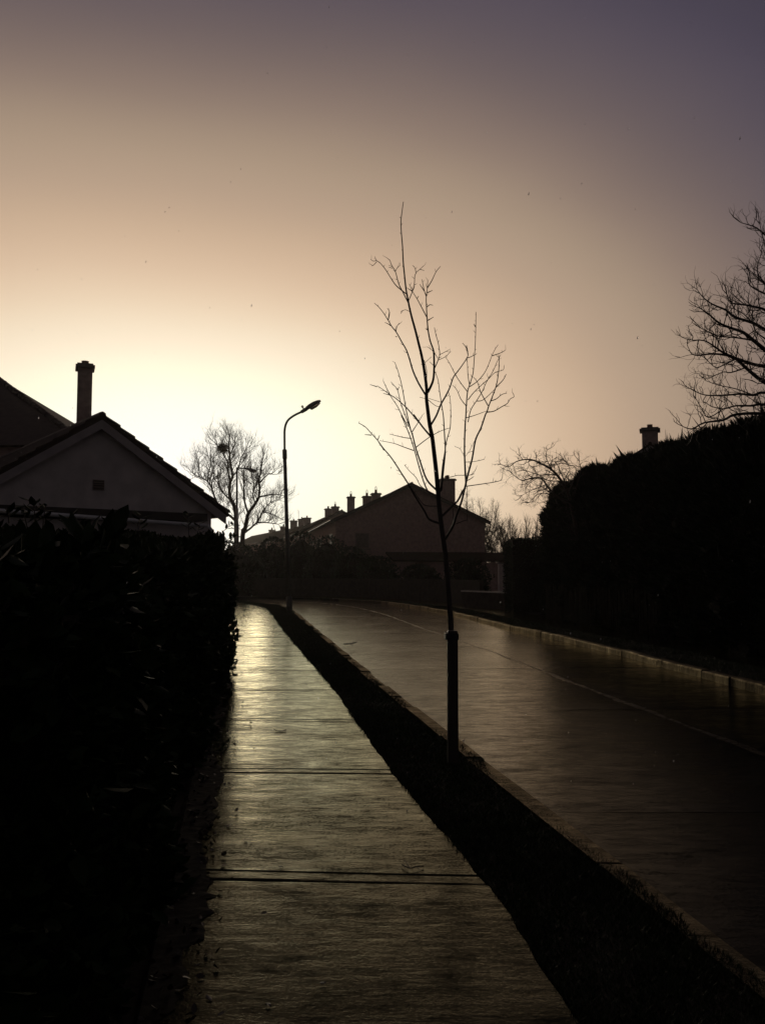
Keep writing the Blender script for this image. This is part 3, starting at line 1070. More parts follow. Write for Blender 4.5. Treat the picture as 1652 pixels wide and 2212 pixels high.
traced_tree('bare_tree', 'small crooked bare tree leaning left out of the conifer hedge', 27.5,
            ZB((1150, 1900), (1080, 1300), (1020, 1000), (970, 800), (900, 680)), (0.09, 0.04),
            [(ZB((960, 780), (850, 600), (720, 470), (600, 410), (480, 355), (370, 350), (250, 380), (150, 450), (40, 415)), .035, .006),
             (ZB((1000, 950), (830, 870), (700, 740), (600, 610), (430, 620), (330, 640), (200, 550)), .035, .006),
             (ZB((740, 470), (690, 380), (670, 300), (680, 220)), .014, .006),
             (ZB((900, 690), (830, 580), (760, 560), (640, 560), (560, 600), (420, 690)), .018, .006),
             (ZB((800, 840), (680, 720), (560, 740), (440, 790), (330, 850)), .014, .005),
             (ZB((830, 880), (720, 830), (600, 820), (505, 870), (490, 930), (430, 950)), .014, .005),
             (ZB((960, 790), (920, 640), (870, 520), (800, 380), (720, 370)), .016, .006),
             (ZB((900, 690), (960, 560), (1000, 480), (940, 380)), .014, .005),
             (ZB((1020, 1000), (1100, 700), (1150, 500), (1130, 370)), .016, .006),
             (ZB((980, 800), (1060, 620), (1080, 460), (990, 430)), .014, .005),
             (ZB((870, 650), (700, 640), (560, 560), (440, 520)), .014, .005)],
            dict(every=0.12, L=0.44, r=0.017, lvl=2, up=0.02, kids=(2, 4), bend=0.6), m='bark', thick=1.4)


# ================================================================== buildings
def frame_of(theta):
    return (math.cos(theta), -math.sin(theta)), (math.sin(theta), math.cos(theta))


def P2(o, e, b, s, t):
    return (o[0] + e[0] * s + b[0] * t, o[1] + e[1] * s + b[1] * t)


def chimney_part(parent, o, e, b, s, t, w, d, z0, z1, pots=1, cowl=False, capw=0.10, tall=0.32, mats=('chim', 'cap', 'pot')):
    c = P2(o, e, b, s, t)
    m = MB()
    m.box(c, e, b, -w / 2, w / 2, -d / 2, d / 2, z0, z1)
    ch = m.build('chimney', M[mats[0]], parent)
    m = MB()
    k = capw
    m.box(c, e, b, -w / 2 - k, w / 2 + k, -d / 2 - k, d / 2 + k, z1 + 0.001, z1 + 0.10)
    m.box(c, e, b, -w / 2 - k * 0.3, w / 2 + k * 0.3, -d / 2 - k * 0.3, d / 2 + k * 0.3, z1 + 0.1005, z1 + 0.16)
    m.build('chimney_cap', M[mats[1]], ch)
    for i in range(pots):
        off = (i - (pots - 1) / 2) * 0.42
        q = P2(c, e, b, off * 0.0, off)
        m = MB()
        m.tube([Vector((q[0], q[1], z1 + 0.161)), Vector((q[0], q[1], z1 + 0.16 + tall * 0.15)), Vector((q[0], q[1], z1 + 0.16 + tall * 0.85)), Vector((q[0], q[1], z1 + 0.16 + tall))],
               [0.15, 0.13, 0.115, 0.135], 10)
        m.build('chimney_pot', M[mats[2]], ch, True)
        if cowl:
            m = MB()
            for a in range(6):
                an = a * math.pi / 3
                zt = z1 + 0.16 + tall
                m.tube([Vector((q[0] + 0.12 * math.cos(an), q[1] + 0.12 * math.sin(an), zt)), Vector((q[0] + 0.10 * math.cos(an), q[1] + 0.10 * math.sin(an), zt + 0.2)),
                        Vector((q[0], q[1], zt + 0.34))], 0.014, 4)
            m.build('chimney_cowl', M['cowl'], ch)
    return ch


def window(parent, o, e, b, s0, s1, z0, z1, out, mull=1):
    """window on a wall through o along e; out = outward level direction"""
    m = MB()
    t = 0.07
    n = out

    def bx(mm, a0, a1, c0, c1, d0, d1):
        mm.box(o, e, n, a0, a1, d0, d1, c0, c1)
    bx(m, s0, s1, z0, z0 + t, 0.004, 0.06)
    bx(m, s0, s1, z1 - t, z1, 0.004, 0.06)
    bx(m, s0, s0 + t, z0 + t, z1 - t, 0.004, 0.06)
    bx(m, s1 - t, s1, z0 + t, z1 - t, 0.004, 0.06)
    for i in range(mull):
        c = s0 + (s1 - s0) * (i + 1) / (mull + 1)
        bx(m, c - t / 2, c + t / 2, z0 + t, z1 - t, 0.006, 0.055)
    wn_ = m.build('window', M['frame'], parent)
    m = MB()
    bx(m, s0 + t * 0.5, s1 - t * 0.5, z0 + t * 0.5, z1 - t * 0.5, 0.003, 0.02)
    m.build('pane', M['glass'], wn_)
    m = MB()
    bx(m, s0 - 0.08, s1 + 0.08, z0 - 0.09, z0 - 0.002, 0.003, 0.14)
    m.build('sill', M['cap'], wn_)


def gable_house(name, label, apex, theta, half, length, eave, ridge, wallm, tilem, over=0.3, inset=0.25, base=-0.15, bargem='fascia', courses=0, cat='house'):
    """apex = level position of the front end of the ridge; half = half width over the eaves"""
    e, b = frame_of(theta)
    o = apex
    root = empty(name, (o[0], o[1], base))
    tag(root, label, cat)
    hw = half - over
    slope = (ridge - eave) / half
    zt = lambda s: ridge - 0.14 - slope * abs(s)      # wall tops under the roof
    m = MB()
    pts = []
    for t in (inset, length - inset):
        for s, z in ((-hw, base), (hw, base), (hw, zt(hw)), (0, zt(0)), (-hw, zt(hw))):
            q = P2(o, e, b, s, t)
            pts.append((q[0], q[1], z))
    m.add(pts, [(0, 1, 2, 3, 4), (9, 8, 7, 6, 5), (1, 0, 5, 6), (2, 1, 6, 7), (3, 2, 7, 8), (4, 3, 8, 9), (0, 4, 9, 5)])
    m.build('wall', M[wallm], root)
    # roof: two slopes with thickness
    rf = MB()
    th = 0.10
    for sg in (-1, 1):
        q = []
        for z_off in (-th, 0):
            for (s, t) in ((0.0, 0), (half, 0), (half, length), (0.0, length)):
                p = P2(o, e, b, sg * s, t)
                q.append((p[0], p[1], ridge - slope * s + z_off))
        if sg > 0:
            rf.hexa(q)
        else:
            rf.hexa([q[i] for i in (3, 2, 1, 0, 7, 6, 5, 4)])
    roof = rf.build('roof', M[tilem], root)
    rd = MB()
    a, c = P2(o, e, b, 0, -0.01), P2(o, e, b, 0, length + 0.01)
    rd.tube([Vector((a[0], a[1], ridge - 0.01)), Vector((c[0], c[1], ridge - 0.01))], 0.085, 8)
    rd.build('ridge_tile', M[tilem], roof)
    if courses:
        for sg in (-1, 1):
            n = courses
            for i in range(n):
                s0, s1 = half * i / n, half * (i + 1) / n + 0.05
                jit = random.uniform(-0.012, 0.012)
                cm = MB()
                q = []
                for zo in (0.004, 0.004):
                    pass
                z0 = ridge - slope * s0
                z1 = ridge - slope * s1
                for low in (True, False):
                    for (s, t, zz, lift) in ((s0, -0.06 + jit, z0, 0.012), (s1, -0.06 + jit, z1, 0.062), (s1, length + 0.06, z1, 0.062), (s0, length + 0.06, z0, 0.012)):
                        p = P2(o, e, b, sg * s, t)
                        q.append((p[0], p[1], zz + (0.003 if low else lift + jit * 0.6)))
                if sg > 0:
                    cm.hexa(q)
                else:
                    cm.hexa([q[k] for k in (3, 2, 1, 0, 7, 6, 5, 4)])
                cm.build('tile_course', M[tilem], roof)
    # barge boards at the front gable
    for sg in (-1, 1):
        bm_ = MB()
        q = []
        for lo in (-0.30, -th - 0.002):
            for (s, t) in ((0.0, 0.0), (half - 0.02, 0.0), (half - 0.02, 0.05), (0.0, 0.05)):
                p = P2(o, e, b, sg * s + (0.002 * sg), t)
                q.append((p[0], p[1], ridge - slope * s + lo))
        if sg > 0:
            bm_.hexa(q)
        else:
            bm_.hexa([q[k] for k in (3, 2, 1, 0, 7, 6, 5, 4)])
        bm_.build('barge_board', M[bargem], root)
    # gutters along the eaves
    for sg in (-1, 1):
        gm = MB()
        a, c = P2(o, e, b, sg * (half + 0.03), 0.06), P2(o, e, b, sg * (half + 0.03), length - 0.06)
        gm.tube([Vector((a[0], a[1], eave - 0.07)), Vector((c[0], c[1], eave - 0.07))], 0.055, 8)
        gm.build('gutter', M['fascia'], root)
    return root, o, e, b


# --- the bungalow gable behind the hedge
BA = (-5.947, 18.26)
BT = math.atan2(-0.5937, 0.8046)
bung, o, e, b_ax = gable_house('bungalow', 'pale rendered bungalow gable with wide barge boards behind the laurel hedge', BA, BT, 2.934, 9.0, 2.98, 4.915,
                               'render', 'tile', over=0.32, inset=0.16, bargem='barge', courses=9)
ou = (-b_ax[0], -b_ax[1])
fw = P2(o, e, b_ax, 0, 0.16)
m = MB()
m.box(fw, e, ou, -0.12, 0.12, 0.003, 0.03, 3.33, 3.54)
v_ = m.build('gable_vent', M['frame'], bung)
for i in range(4):
    m = MB()
    m.box(fw, e, ou, -0.11, 0.11, 0.031, 0.045, 3.35 + i * 0.05, 3.37 + i * 0.05)
    m.build('vent_slat', M['fascia'], v_)
# side extension with flat felt roof, white gutter and swan neck
ex_o = P2(o, e, b_ax, 0, -1.2)
porch = empty('flat_roof_extension', (ex_o[0], ex_o[1], -0.15))
tag(porch, 'low flat roofed extension with a white gutter in front of the bungalow gable', 'extension')
s_r = 1.84
m = MB()
m.box(ex_o, e, b_ax, -4.2, s_r - 0.15, 0.12, 1.34, -0.15, 2.60)
m.build('wall', M['render'], porch)
m = MB()
m.box(ex_o, e, b_ax, -4.3, s_r + 0.05, 0.0, 1.35, 2.66, 2.82)
m.build('flat_roof', M['fascia'], porch)


def gz(s):
    return 2.56 + (s_r - s) * (2.70 - 2.56) / (s_r + 2.233)


m = MB()
ln = [Vector((*P2(ex_o, e, b_ax, s, -0.06), gz(s) + 0.0)) for s in (-4.3, -2.2, 0, s_r)]
m.tube(ln, 0.042, 8)
gut = m.build('gutter', M['white'], porch, True)
m = MB()
ends = [Vector((*P2(ex_o, e, b_ax, s_r + 0.02, -0.06), 2.56)), Vector((*P2(ex_o, e, b_ax, s_r + 0.10, -0.06), 2.50)), Vector((*P2(ex_o, e, b_ax, s_r - 0.02, 0.04), 2.10)),
        Vector((*P2(ex_o, e, b_ax, s_r - 0.06, 0.06), 1.9)), Vector((*P2(ex_o, e, b_ax, s_r - 0.06, 0.06), 0.0))]
m.tube(ends, 0.045, 8)
m.build('downpipe', M['white'], porch, True)

# --- tall house with hipped roof behind it
hb = empty('tall_house', (-15, 31, -0.15))
tag(hb, 'two storey house with hipped roof and tall chimney behind the bungalow', 'house')
m = MB()
X0, X1, Y0_, Y1_ = -25.0, -9.9, 28.3, 39.7
m.aabb(X0, X1, Y0_, Y1_, -0.15, 5.7)
m.build('wall', M['dash'], hb)
m = MB()
xe, xw, yn, yf, ze, zr = -9.6, -25.3, 28.0, 40.0, 5.72, 9.52
m.add([(xw, yn, ze), (xe, yn, ze), (xe, yf, ze), (xw, yf, ze), (xw + 6, 34, zr), (xe - 6, 34, zr)],
      [(0, 1, 5, 4), (1, 2, 5), (2, 3, 4, 5), (3, 0, 4), (3, 2, 1, 0)])
rf = m.build('roof', M['tile'], hb)
for i in range(28):
    # hip tiles up the near right hip
    t0 = i / 28
    p = Vector((xe, yn, ze)).lerp(Vector((xe - 6, 34, zr)), t0)
    q = Vector((xe, yn, ze)).lerp(Vector((xe - 6, 34, zr)), t0 + 0.040)
    m = MB()
    m.tube([p, q], [0.13, 0.10], 6)
    m.build('hip_tile', M['tile'], rf)
for (s0, s1, z0, z1) in ((-21.5, -19.7, 3.3, 4.8), (-17.5, -15.7, 3.3, 4.8), (-14.2, -12.6, 3.3, 4.8), (-20.5, -18.5, 0.9, 2.2), (-14.6, -12.6, 0.9, 2.2)):
    window(hb, (0, Y0_), (1, 0), (0, 1), s0, s1, z0, z1, (0, -1))
ce, cb = frame_of(rad(-20.5))
cc = WS(212, 1100, 29.3)
chimney_part(hb, (cc.x, cc.y), ce, cb, 0, 0, 0.47, 0.62, 0.0, WS(212, 936, 29.3).z, 1, False, 0.075, 0.13)

# --- the two storey gable row round the bend
ap = WS(1043, 1222, 65.0)
r1, o, e, b_ax = gable_house('terraced_house', 'near two storey gable end house of the row beyond the bend', (ap.x, ap.y), rad(-10), 6.07, 40.0, 5.55, ap.z,
                             'dash', 'tile2', over=0.35, inset=0.3)
hw = 6.07 - 0.35
fl = P2(o, e, b_ax, -hw, 0.3)
chimney_part(r1, o, e, b_ax, 3.0, 1.2, 1.10, 0.75, 5.0, WS(1156, 1217, 66.5).z, 2, False, 0.10, 0.26)
chimney_part(r1, o, e, b_ax, 0, 16.4, 0.78, 0.7, 7.9, WS(951, 1253, 81.2).z, 1, True)
chimney_part(r1, o, e, b_ax, 0, 21.8, 0.78, 0.7, 7.9, WS(928, 1260, 86.5).z, 1, True)
chimney_part(r1, o, e, b_ax, 0, 33.4, 0.78, 0.7, 7.9, WS(888, 1261, 97.9).z, 1, True)
gf = P2(o, e, b_ax, 0, 0.3)
window(r1, gf, e, b_ax, -4.3, -3.2, 3.4, 4.6, (-b_ax[0], -b_ax[1]), 0)
window(r1, gf, e, b_ax, 1.0, 2.2, 0.9, 2.1, (-b_ax[0], -b_ax[1]), 1)
for k in range(5):
    t0 = 2.0 + k * 7.4
    for (a, c, z0, z1) in ((0, 1.8, 3.3, 4.6), (3.4, 4.6, 3.3, 4.6), (0, 2.2, 0.8, 2.2)):
        window(r1, fl, b_ax, e, t0 + a, t0 + c, z0, z1, (-e[0], -e[1]))
# single storey side building in front of the gable
sd = empty('side_building', (ap.x + 3, 61.5, -0.15))
tag(sd, 'low pale walled side building in front of the two storey gable', 'outbuilding')
so = P2(o, e, b_ax, 0, -2.6)
m = MB()
m.box(so, e, b_ax, -1.8, 8.6, 0.0, 2.85, -0.15, 2.35)
m.build('wall', M['dash'], sd)
m = MB()
q = []
for zz in (0, 0.12):
    for (s, t, z) in ((-2.0, -0.25, 2.40), (8.8, -0.25, 2.40), (8.8, 2.86, 3.05), (-2.0, 2.86, 3.05)):
        p = P2(so, e, b_ax, s, t)
        q.append((p[0], p[1], z + zz))
m.hexa(q)
m.build('roof', M['tile2'], sd)

ap = WS(866, 1291, 106.0)
r2, o, e, b_ax = gable_house('terraced_house', 'second house of the row with paired chimneys, further round the bend', (ap.x, ap.y), rad(-12), 5.2, 32.0, ap.z - 2.7, ap.z, 'dash', 'tile2')
chimney_part(r2, o, e, b_ax, 0, 5.5, 0.9, 0.8, ap.z - 0.6, WS(848, 1285.5, 111.4).z, 1, True)
chimney_part(r2, o, e, b_ax, 0, 11.6, 0.85, 0.8, ap.z - 0.6, WS(831, 1290.5, 117.3).z, 1, False)
fl = P2(o, e, b_ax, -4.9, 0.3)
for k in range(4):
    window(r2, fl, b_ax, e, 2 + k * 7, 4 + k * 7, ap.z - 5.2, ap.z - 3.8, (-e[0], -e[1]))
gf = P2(o, e, b_ax, 0, 0.25)
window(r2, gf, e, b_ax, -3.4, -2.0, ap.z - 4.6, ap.z - 3.2, (-b_ax[0], -b_ax[1]), 0)

ap = WS(784, 1325, 142.0)
r3, o, e, b_ax = gable_house('terraced_house', 'third house of the row with three chimneys, right of the lamp post', (ap.x, ap.y), rad(-16), 5.2, 34.0, ap.z - 2.7, ap.z, 'dash', 'tile2')
for s_, px, py, yd in ((2.3, 777, 1313, 144.2), (6.9, 764, 1316, 148.6), (14.7, 743, 1320, 156)):
    chimney_part(r3, o, e, b_ax, 0, s_, 1.15, 0.9, ap.z - 0.6, WS(px, py, yd).z, 1, False, 0.13)
window(r3, P2(o, e, b_ax, 0, 0.25), e, b_ax, -3.4, -1.8, ap.z - 4.6, ap.z - 3.2, (-b_ax[0], -b_ax[1]), 0)
# television aerial
p = WS(756, 1320, 150)
m = MB()
m.tube([Vector((p.x, p.y, ap.z - 0.6)), WS(756, 1294, 150)], 0.03, 5)
q = WS(754.5, 1291, 150)
m.tube([WS(756, 1294, 150), q], 0.025, 4)
for dz in (0, 0.25, 0.5):
    m.tube([q + Vector((-0.22, 0, -dz)), q + Vector((0.22, 0, -dz))], 0.015, 4)
tag(m.build('television_aerial', M['steel']), 'thin rooftop aerial mast among the far chimneys', 'aerial')

ap = WS(730, 1339, 186.0)
r4, o, e, b_ax = gable_house('terraced_house', 'fourth and farthest house of the row, left of the lamp post', (ap.x, ap.y), rad(-20), 5.6, 40.0, ap.z - 2.7, ap.z, 'dash', 'tile2')
for s_, px, py, yd in ((4.3, 712.5, 1335, 190), (15.8, 683, 1343, 201)):
    chimney_part(r4, o, e, b_ax, 0, s_, 1.3, 1.0, ap.z - 0.9, WS(px, py, yd).z, 2, False, 0.14, 0.5)

# --- house behind the conifers
hx = WS(1646, 1200, 38.0)
r5, o, e, b_ax = gable_house('detached_house', 'house hidden by the conifers, only chimney and gable peak showing', (hx.x, hx.y), rad(18), 4.6, 9.0, WS(1646, 1118, 38).z - 3.0, WS(1646, 1122, 38).z,
                             'dash', 'tile2', bargem='barge')
chimney_part(r5, o, e, b_ax, 0, 0.55, 0.68, 0.6, 5.4, WS(1646, 1093, 38.5).z, 1, False, 0.10, 0.16)
window(r5, P2(o, e, b_ax, 0, 0.25), e, b_ax, -1.0, 1.0, 3.0, 4.2, (-b_ax[0], -b_ax[1]))


# ================================================================== hedges
def leaf_cloud(n, place, size, wid, droop=0.0, cup=0.15):
    """n folded leaves; place(i) -> (point, outward)"""
    V = np.zeros((n, 6, 3))
    pts = np.zeros((n, 3))
    out = np.zeros((n, 3))
    for i in range(n):
        p, d = place(i)
        pts[i] = p
        out[i] = d
    dirs = out + RNG.normal(0, 0.65, (n, 3))
    dirs[:, 2] += 0.25 - droop
    dirs /= np.linalg.norm(dirs, axis=1)[:, None]
    side = np.cross(dirs, RNG.normal(0, 1, (n, 3)))
    side /= np.linalg.norm(side, axis=1)[:, None] + 1e-9
    nrm_ = np.cross(dirs, side)
    L = (size * (0.65 + 0.6 * RNG.random(n)))[:, None]
    wd = L * wid
    V[:, 0] = pts
    V[:, 1] = pts + dirs * L * 0.35 + side * wd + nrm_ * wd * cup
    V[:, 2] = pts + dirs * L * 0.72 + side * wd * 0.8 + nrm_ * wd * cup
    V[:, 3] = pts + dirs * L - nrm_ * L * 0.06
    V[:, 4] = pts + dirs * L * 0.72 - side * wd * 0.8 + nrm_ * wd * cup
    V[:, 5] = pts + dirs * L * 0.35 - side * wd + nrm_ * wd * cup
    idx = np.arange(n)[:, None] * 6
    F = np.concatenate([idx + np.array([[0, 3, 2, 1]]), idx + np.array([[0, 5, 4, 3]])])
    return V.reshape(-1, 3), F


h_top = curve([(-3, 1.55), (1, 1.60), (3, 1.62), (6, 1.66), (9, 1.82), (12, 1.98), (14.6, 2.02)])


def bulge(y, z):
    return 0.10 * math.sin(y * 1.9 + z * 1.7) + 0.07 * math.sin(y * 4.3 - z * 3.1 + 1.0) + 0.05 * math.sin(y * 9 + z * 6)


def hedge_face(y, z):
    """x of the hedge's face towards the path"""
    top = h_top(y)
    r = z / top
    inset = -0.12 - 0.22 * max(0, r - 0.8) * 5 * 0.6
    over = np.interp(y, [2, 8, 10, 12, 14.6], [-0.04, 0.02, 0.10, 0.16, 0.24])
    return path_l(y) + 0.04 + inset + float(over) + 0.9 * bulge(y, z)


hedge = empty('laurel_hedge', (-1.5, 4.0, 0))
tag(hedge, 'dense dark laurel hedge filling the left side beside the footpath', 'hedge')
# inner growth
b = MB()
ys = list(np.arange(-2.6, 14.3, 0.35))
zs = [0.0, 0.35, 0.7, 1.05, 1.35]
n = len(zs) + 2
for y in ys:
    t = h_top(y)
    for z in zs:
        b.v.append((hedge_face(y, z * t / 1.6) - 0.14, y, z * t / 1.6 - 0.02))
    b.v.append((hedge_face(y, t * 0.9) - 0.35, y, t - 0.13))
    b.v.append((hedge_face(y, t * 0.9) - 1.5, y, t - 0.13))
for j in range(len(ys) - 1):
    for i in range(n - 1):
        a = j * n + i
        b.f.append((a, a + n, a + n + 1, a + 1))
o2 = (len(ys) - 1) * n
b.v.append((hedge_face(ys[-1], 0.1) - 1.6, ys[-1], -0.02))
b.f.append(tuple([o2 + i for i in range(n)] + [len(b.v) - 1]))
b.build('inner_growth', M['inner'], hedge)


def pl_left(i):
    k = random.random()
    y = -1.5 + 16.2 * random.random() if k < 0.9 else 14.5
    t = h_top(y)
    if k < 0.58:
        z = random.random() ** 0.85 * t
        x = hedge_face(y, z) - abs(random.gauss(0, 0.07))
        return (x, y, z), (0.9, -0.2, 0.1)
    if k < 0.9:
        x = hedge_face(y, t * 0.95) - random.random() * 1.35
        z = t + 0.10 * math.sin(x * 5 + y * 3) * math.sin(y * 2.1) - abs(random.gauss(0, 0.06)) + 0.03
        return (x, y, z), (0.1, -0.1, 0.9)
    z = random.random() * t
    x = hedge_face(14.4, z) - random.random() * 1.5
    return (x, 14.4 + random.gauss(0, 0.08), z), (0.1, 0.9, 0.2)


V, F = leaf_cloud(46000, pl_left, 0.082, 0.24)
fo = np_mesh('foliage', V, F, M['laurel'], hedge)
fo['kind'] = 'stuff'
# shoots standing above the hedge top, and sprigs hanging over the path
V, F = leaf_cloud(1, lambda i: ((0, 0, 0), (0, 0, 1)), 0.12, 0.22)
lf0 = MB()
Lh = 0.12
lf0.add([(0, 0, 0), (-0.026, 0, Lh * .35), (-0.021, 0.002, Lh * .72), (0, 0.012, Lh), (0.021, 0.002, Lh * .72), (0.026, 0, Lh * .35), (0, 0.008, Lh * .35), (0, 0.012, Lh * .72)],
        [(0, 6, 1), (1, 6, 7, 2), (2, 7, 3), (0, 5, 6), (5, 4, 7, 6), (4, 3, 7)])
leaf_proto = lf0.build('leaf', M['laurel'], hedge)
for vv in leaf_proto.data.vertices:
    vv.co = vv.co + Vector(hedge.location)
leaf_proto.location = Vector((hedge_face(5.0, 1.2), 5.0, 1.2)) - parent_world(hedge)
leaf_proto.rotation_euler = (0.3, 1.2, 0.2)


def sprig(root, tip, nleaf, size=1.0):
    root, tip = Vector(root), Vector(tip)
    m = MB()
    midp = root.lerp(tip, 0.5) + Vector((random.uniform(-.02, .02), random.uniform(-.02, .02), 0.02))
    m.tube([root, midp, tip], [0.006, 0.005, 0.003], 5)
    m.build('stem', M['bark'], hedge)
    ax = (tip - root).normalized()
    for i in range(nleaf):
        t = 0.3 + 0.7 * (i + 0.5) / nleaf
        p = root.lerp(tip, t)
        o_ = ax.orthogonal().normalized()
        a = i * 2.4 + random.uniform(-.3, .3)
        o_ = o_ * math.cos(a) + ax.cross(o_) * math.sin(a)
        d = (ax * random.uniform(0.2, 0.9) + o_ + Vector((0, 0, random.uniform(-.4, .1)))).normalized()
        q = d.to_track_quat('Z', 'Y').to_euler()
        s = size * random.uniform(0.6, 0.95)
        copy_to(leaf_proto, p, hedge, q, (s, s, s))


for (u, v, u2, v2, Y, nl, sz) in ((78, 1150, 74, 1082, 6.5, 10, 1.15), (92, 1150, 100, 1090, 6.6, 8, 1.05), (62, 1150, 52, 1096, 6.5, 6, 1.05),
                                  (236, 1160, 232, 1118, 8.5, 6, 1.2), (300, 1160, 305, 1112, 9.5, 7, 1.3), (262, 1162, 268, 1128, 9.0, 5, 1.2),
                                  (408, 1165, 404, 1108, 12.0, 8, 1.2), (424, 1168, 432, 1130, 12.0, 6, 1.2), (150, 1150, 146, 1120, 7.2, 6, 1.2), (20, 1130, 12, 1098, 5.6, 6, 1.2),
                                  (478, 1455, 502, 1440, 10.5, 4, 1.0), (470, 1480, 505, 1470, 10.2, 4, 1.1), (452, 1600, 492, 1604, 7.9, 9, 0.8), (455, 1612, 486, 1612, 7.8, 8, 0.7),
                                  (440, 1580, 458, 1560, 8.2, 5, 0.8), (482, 1372, 502, 1372, 13.5, 4, 1.1), (455, 1520, 482, 1500, 9.4, 5, 0.9), (420, 1700, 440, 1690, 6.6, 5, 0.8),
                                  (478, 1190, 512, 1156, 14.2, 9, 1.2), (480, 1150, 506, 1132, 14.3, 8, 1.2), (484, 1260, 508, 1244, 14.2, 7, 1.1), (482, 1310, 504, 1300, 14.1, 6, 1.1), (480, 1335, 500, 1340, 14.0, 6, 1.0), (475, 1180, 500, 1160, 13.8, 7, 1.3), (480, 1230, 503, 1215, 14.0, 5, 1.2)):
    sprig(W(u, v, Y), W(u2, v2, Y), nl, sz)
for i in range(5):
    y = 1.2 + i * 2.8
    m = MB()
    x = path_l(y) - 0.55
    m.tube([Vector((x, y, -0.02)), Vector((x + .05, y + .1, 0.6)), Vector((x + .1, y - .1, 1.3))], [0.03, 0.025, 0.012], 6)
    m.build('stem', M['inner'], hedge)


# dirt and leaf litter washed onto the path along the hedge foot
b = MB()
ys = list(np.arange(0.6, 14.5, 0.05))
for y in ys:
    w0 = 0.16 + 0.10 * math.sin(y * 1.7) * math.sin(y * 0.6) + 2.2 * rag(y, 0) + 1.5 * rag(y * 2.7, 1)
    w0 = max(0.03, w0)
    x = path_l(y)
    for t, z in ((-0.15, -0.01), (0.0, 0.012), (0.45, 0.011), (0.8, 0.009), (1.0, 0.004)):
        b.v.append((x + t * w0, y, z + 0.003 * math.sin(y * 31 + t * 9)))
for j in range(len(ys) - 1):
    for i in range(4):
        a = j * 5 + i
        b.f.append((a, a + 1, a + 6, a + 5))
tag(b.build('soil_edge', M['soil']), 'dark washed soil along the foot of the laurel hedge', 'soil', kind='stuff')


def litter(i):
    y = 1.0 + 13 * random.random() ** 1.5
    return (path_l(y) + abs(random.gauss(0, 0.16)), y, 0.014), (random.gauss(0, 1), random.gauss(0, 1), -0.1)


V, F = leaf_cloud(700, litter, 0.035, 0.28)
V[:, 2] = np.maximum(V[:, 2], 0.006)
tag(np_mesh('leaf_litter', V, F, M['leaf']), 'scattered dead leaf litter along the hedge foot', 'leaf litter', kind='stuff')


# --- conifers on the right: profile surveyed against the sky
def needle_cloud(n, place, size):
    V = np.zeros((n, 4, 3))
    for i in range(n):
        p, d = place(i)
        p, d = Vector(p), Vector(d).normalized()
        d = (d + Vector((random.gauss(0, .35), random.gauss(0, .35), random.gauss(0, .35) + 0.1))).normalized()
        s = d.cross(Vector((random.gauss(0, 1), random.gauss(0, 1), random.gauss(0, 1))))
        if s.length < 1e-4:
            s = d.orthogonal()
        s.normalize()
        L = size * random.uniform(0.5, 1.4) * (2.2 if random.random() < 0.012 else 1.0)
        V[i, 0] = p
        V[i, 1] = p + d * L * 0.4 + s * (L * 0.045 + 0.008)
        V[i, 2] = p + d * L
        V[i, 3] = p + d * L * 0.4 - s * (L * 0.045 + 0.008)
    F = np.arange(n * 4).reshape(n, 4)
    return V.reshape(-1, 3), F


def conifer(label, x, y, rx, ry, h, n, size=0.34, ragged=0.25, sharp=2.6):
    root = empty('conifer_tree', (x, y, -0.03))
    tag(root, label, 'conifer', 'conifers in the tall hedge across the road')
    m = MB()
    m.tube([Vector((x, y, -0.05)), Vector((x, y, h * 0.5)), Vector((x, y, h * 0.93))], [0.11, 0.07, 0.02], 8)
    m.build('trunk', M['bark'], root, True)
    ph = random.uniform(0, 6)

    def radius(z, a):
        t = max(0.0, min(1.0, z / h))
        base = (1 - t ** sharp) ** 0.5
        return base * (1 + ragged * 0.5 * math.sin(a * 5 + z * 2.4 + ph) + ragged * 0.5 * math.sin(a * 3 - z * 5.1 + ph * 2))

    # solid shaded heart
    m = MB()
    K, J = 16, 12
    for j in range(J + 1):
        z = h * 0.97 * j / J
        for k in range(K):
            a = 2 * math.pi * k / K
            r = max(0.02, radius(z, a) * 0.86)
            m.v.append((x + math.cos(a) * rx * r, y + math.sin(a) * ry * r, z))
    for j in range(J):
        for k in range(K):
            a, c = j * K + k, j * K + (k + 1) % K
            m.f.append((a, c, c + K, a + K))
    m.build('inner_growth', M['inner'], root)

    def place(i):
        z = h * random.random() ** 0.8
        a = random.uniform(0, 2 * math.pi)
        r = radius(z, a) * random.uniform(0.84, 1.02)
        up = 0.35 + 1.4 * (z / h) ** 4
        return (x + math.cos(a) * rx * r, y + math.sin(a) * ry * r, z), (math.cos(a), math.sin(a), up)
    V, F = needle_cloud(n, place, size)
    f_ = np_mesh('foliage', V, F, M['conifer'], root)
    f_['kind'] = 'stuff'
    return root


def hz(u, v, Y):
    return W(u, v, Y).z


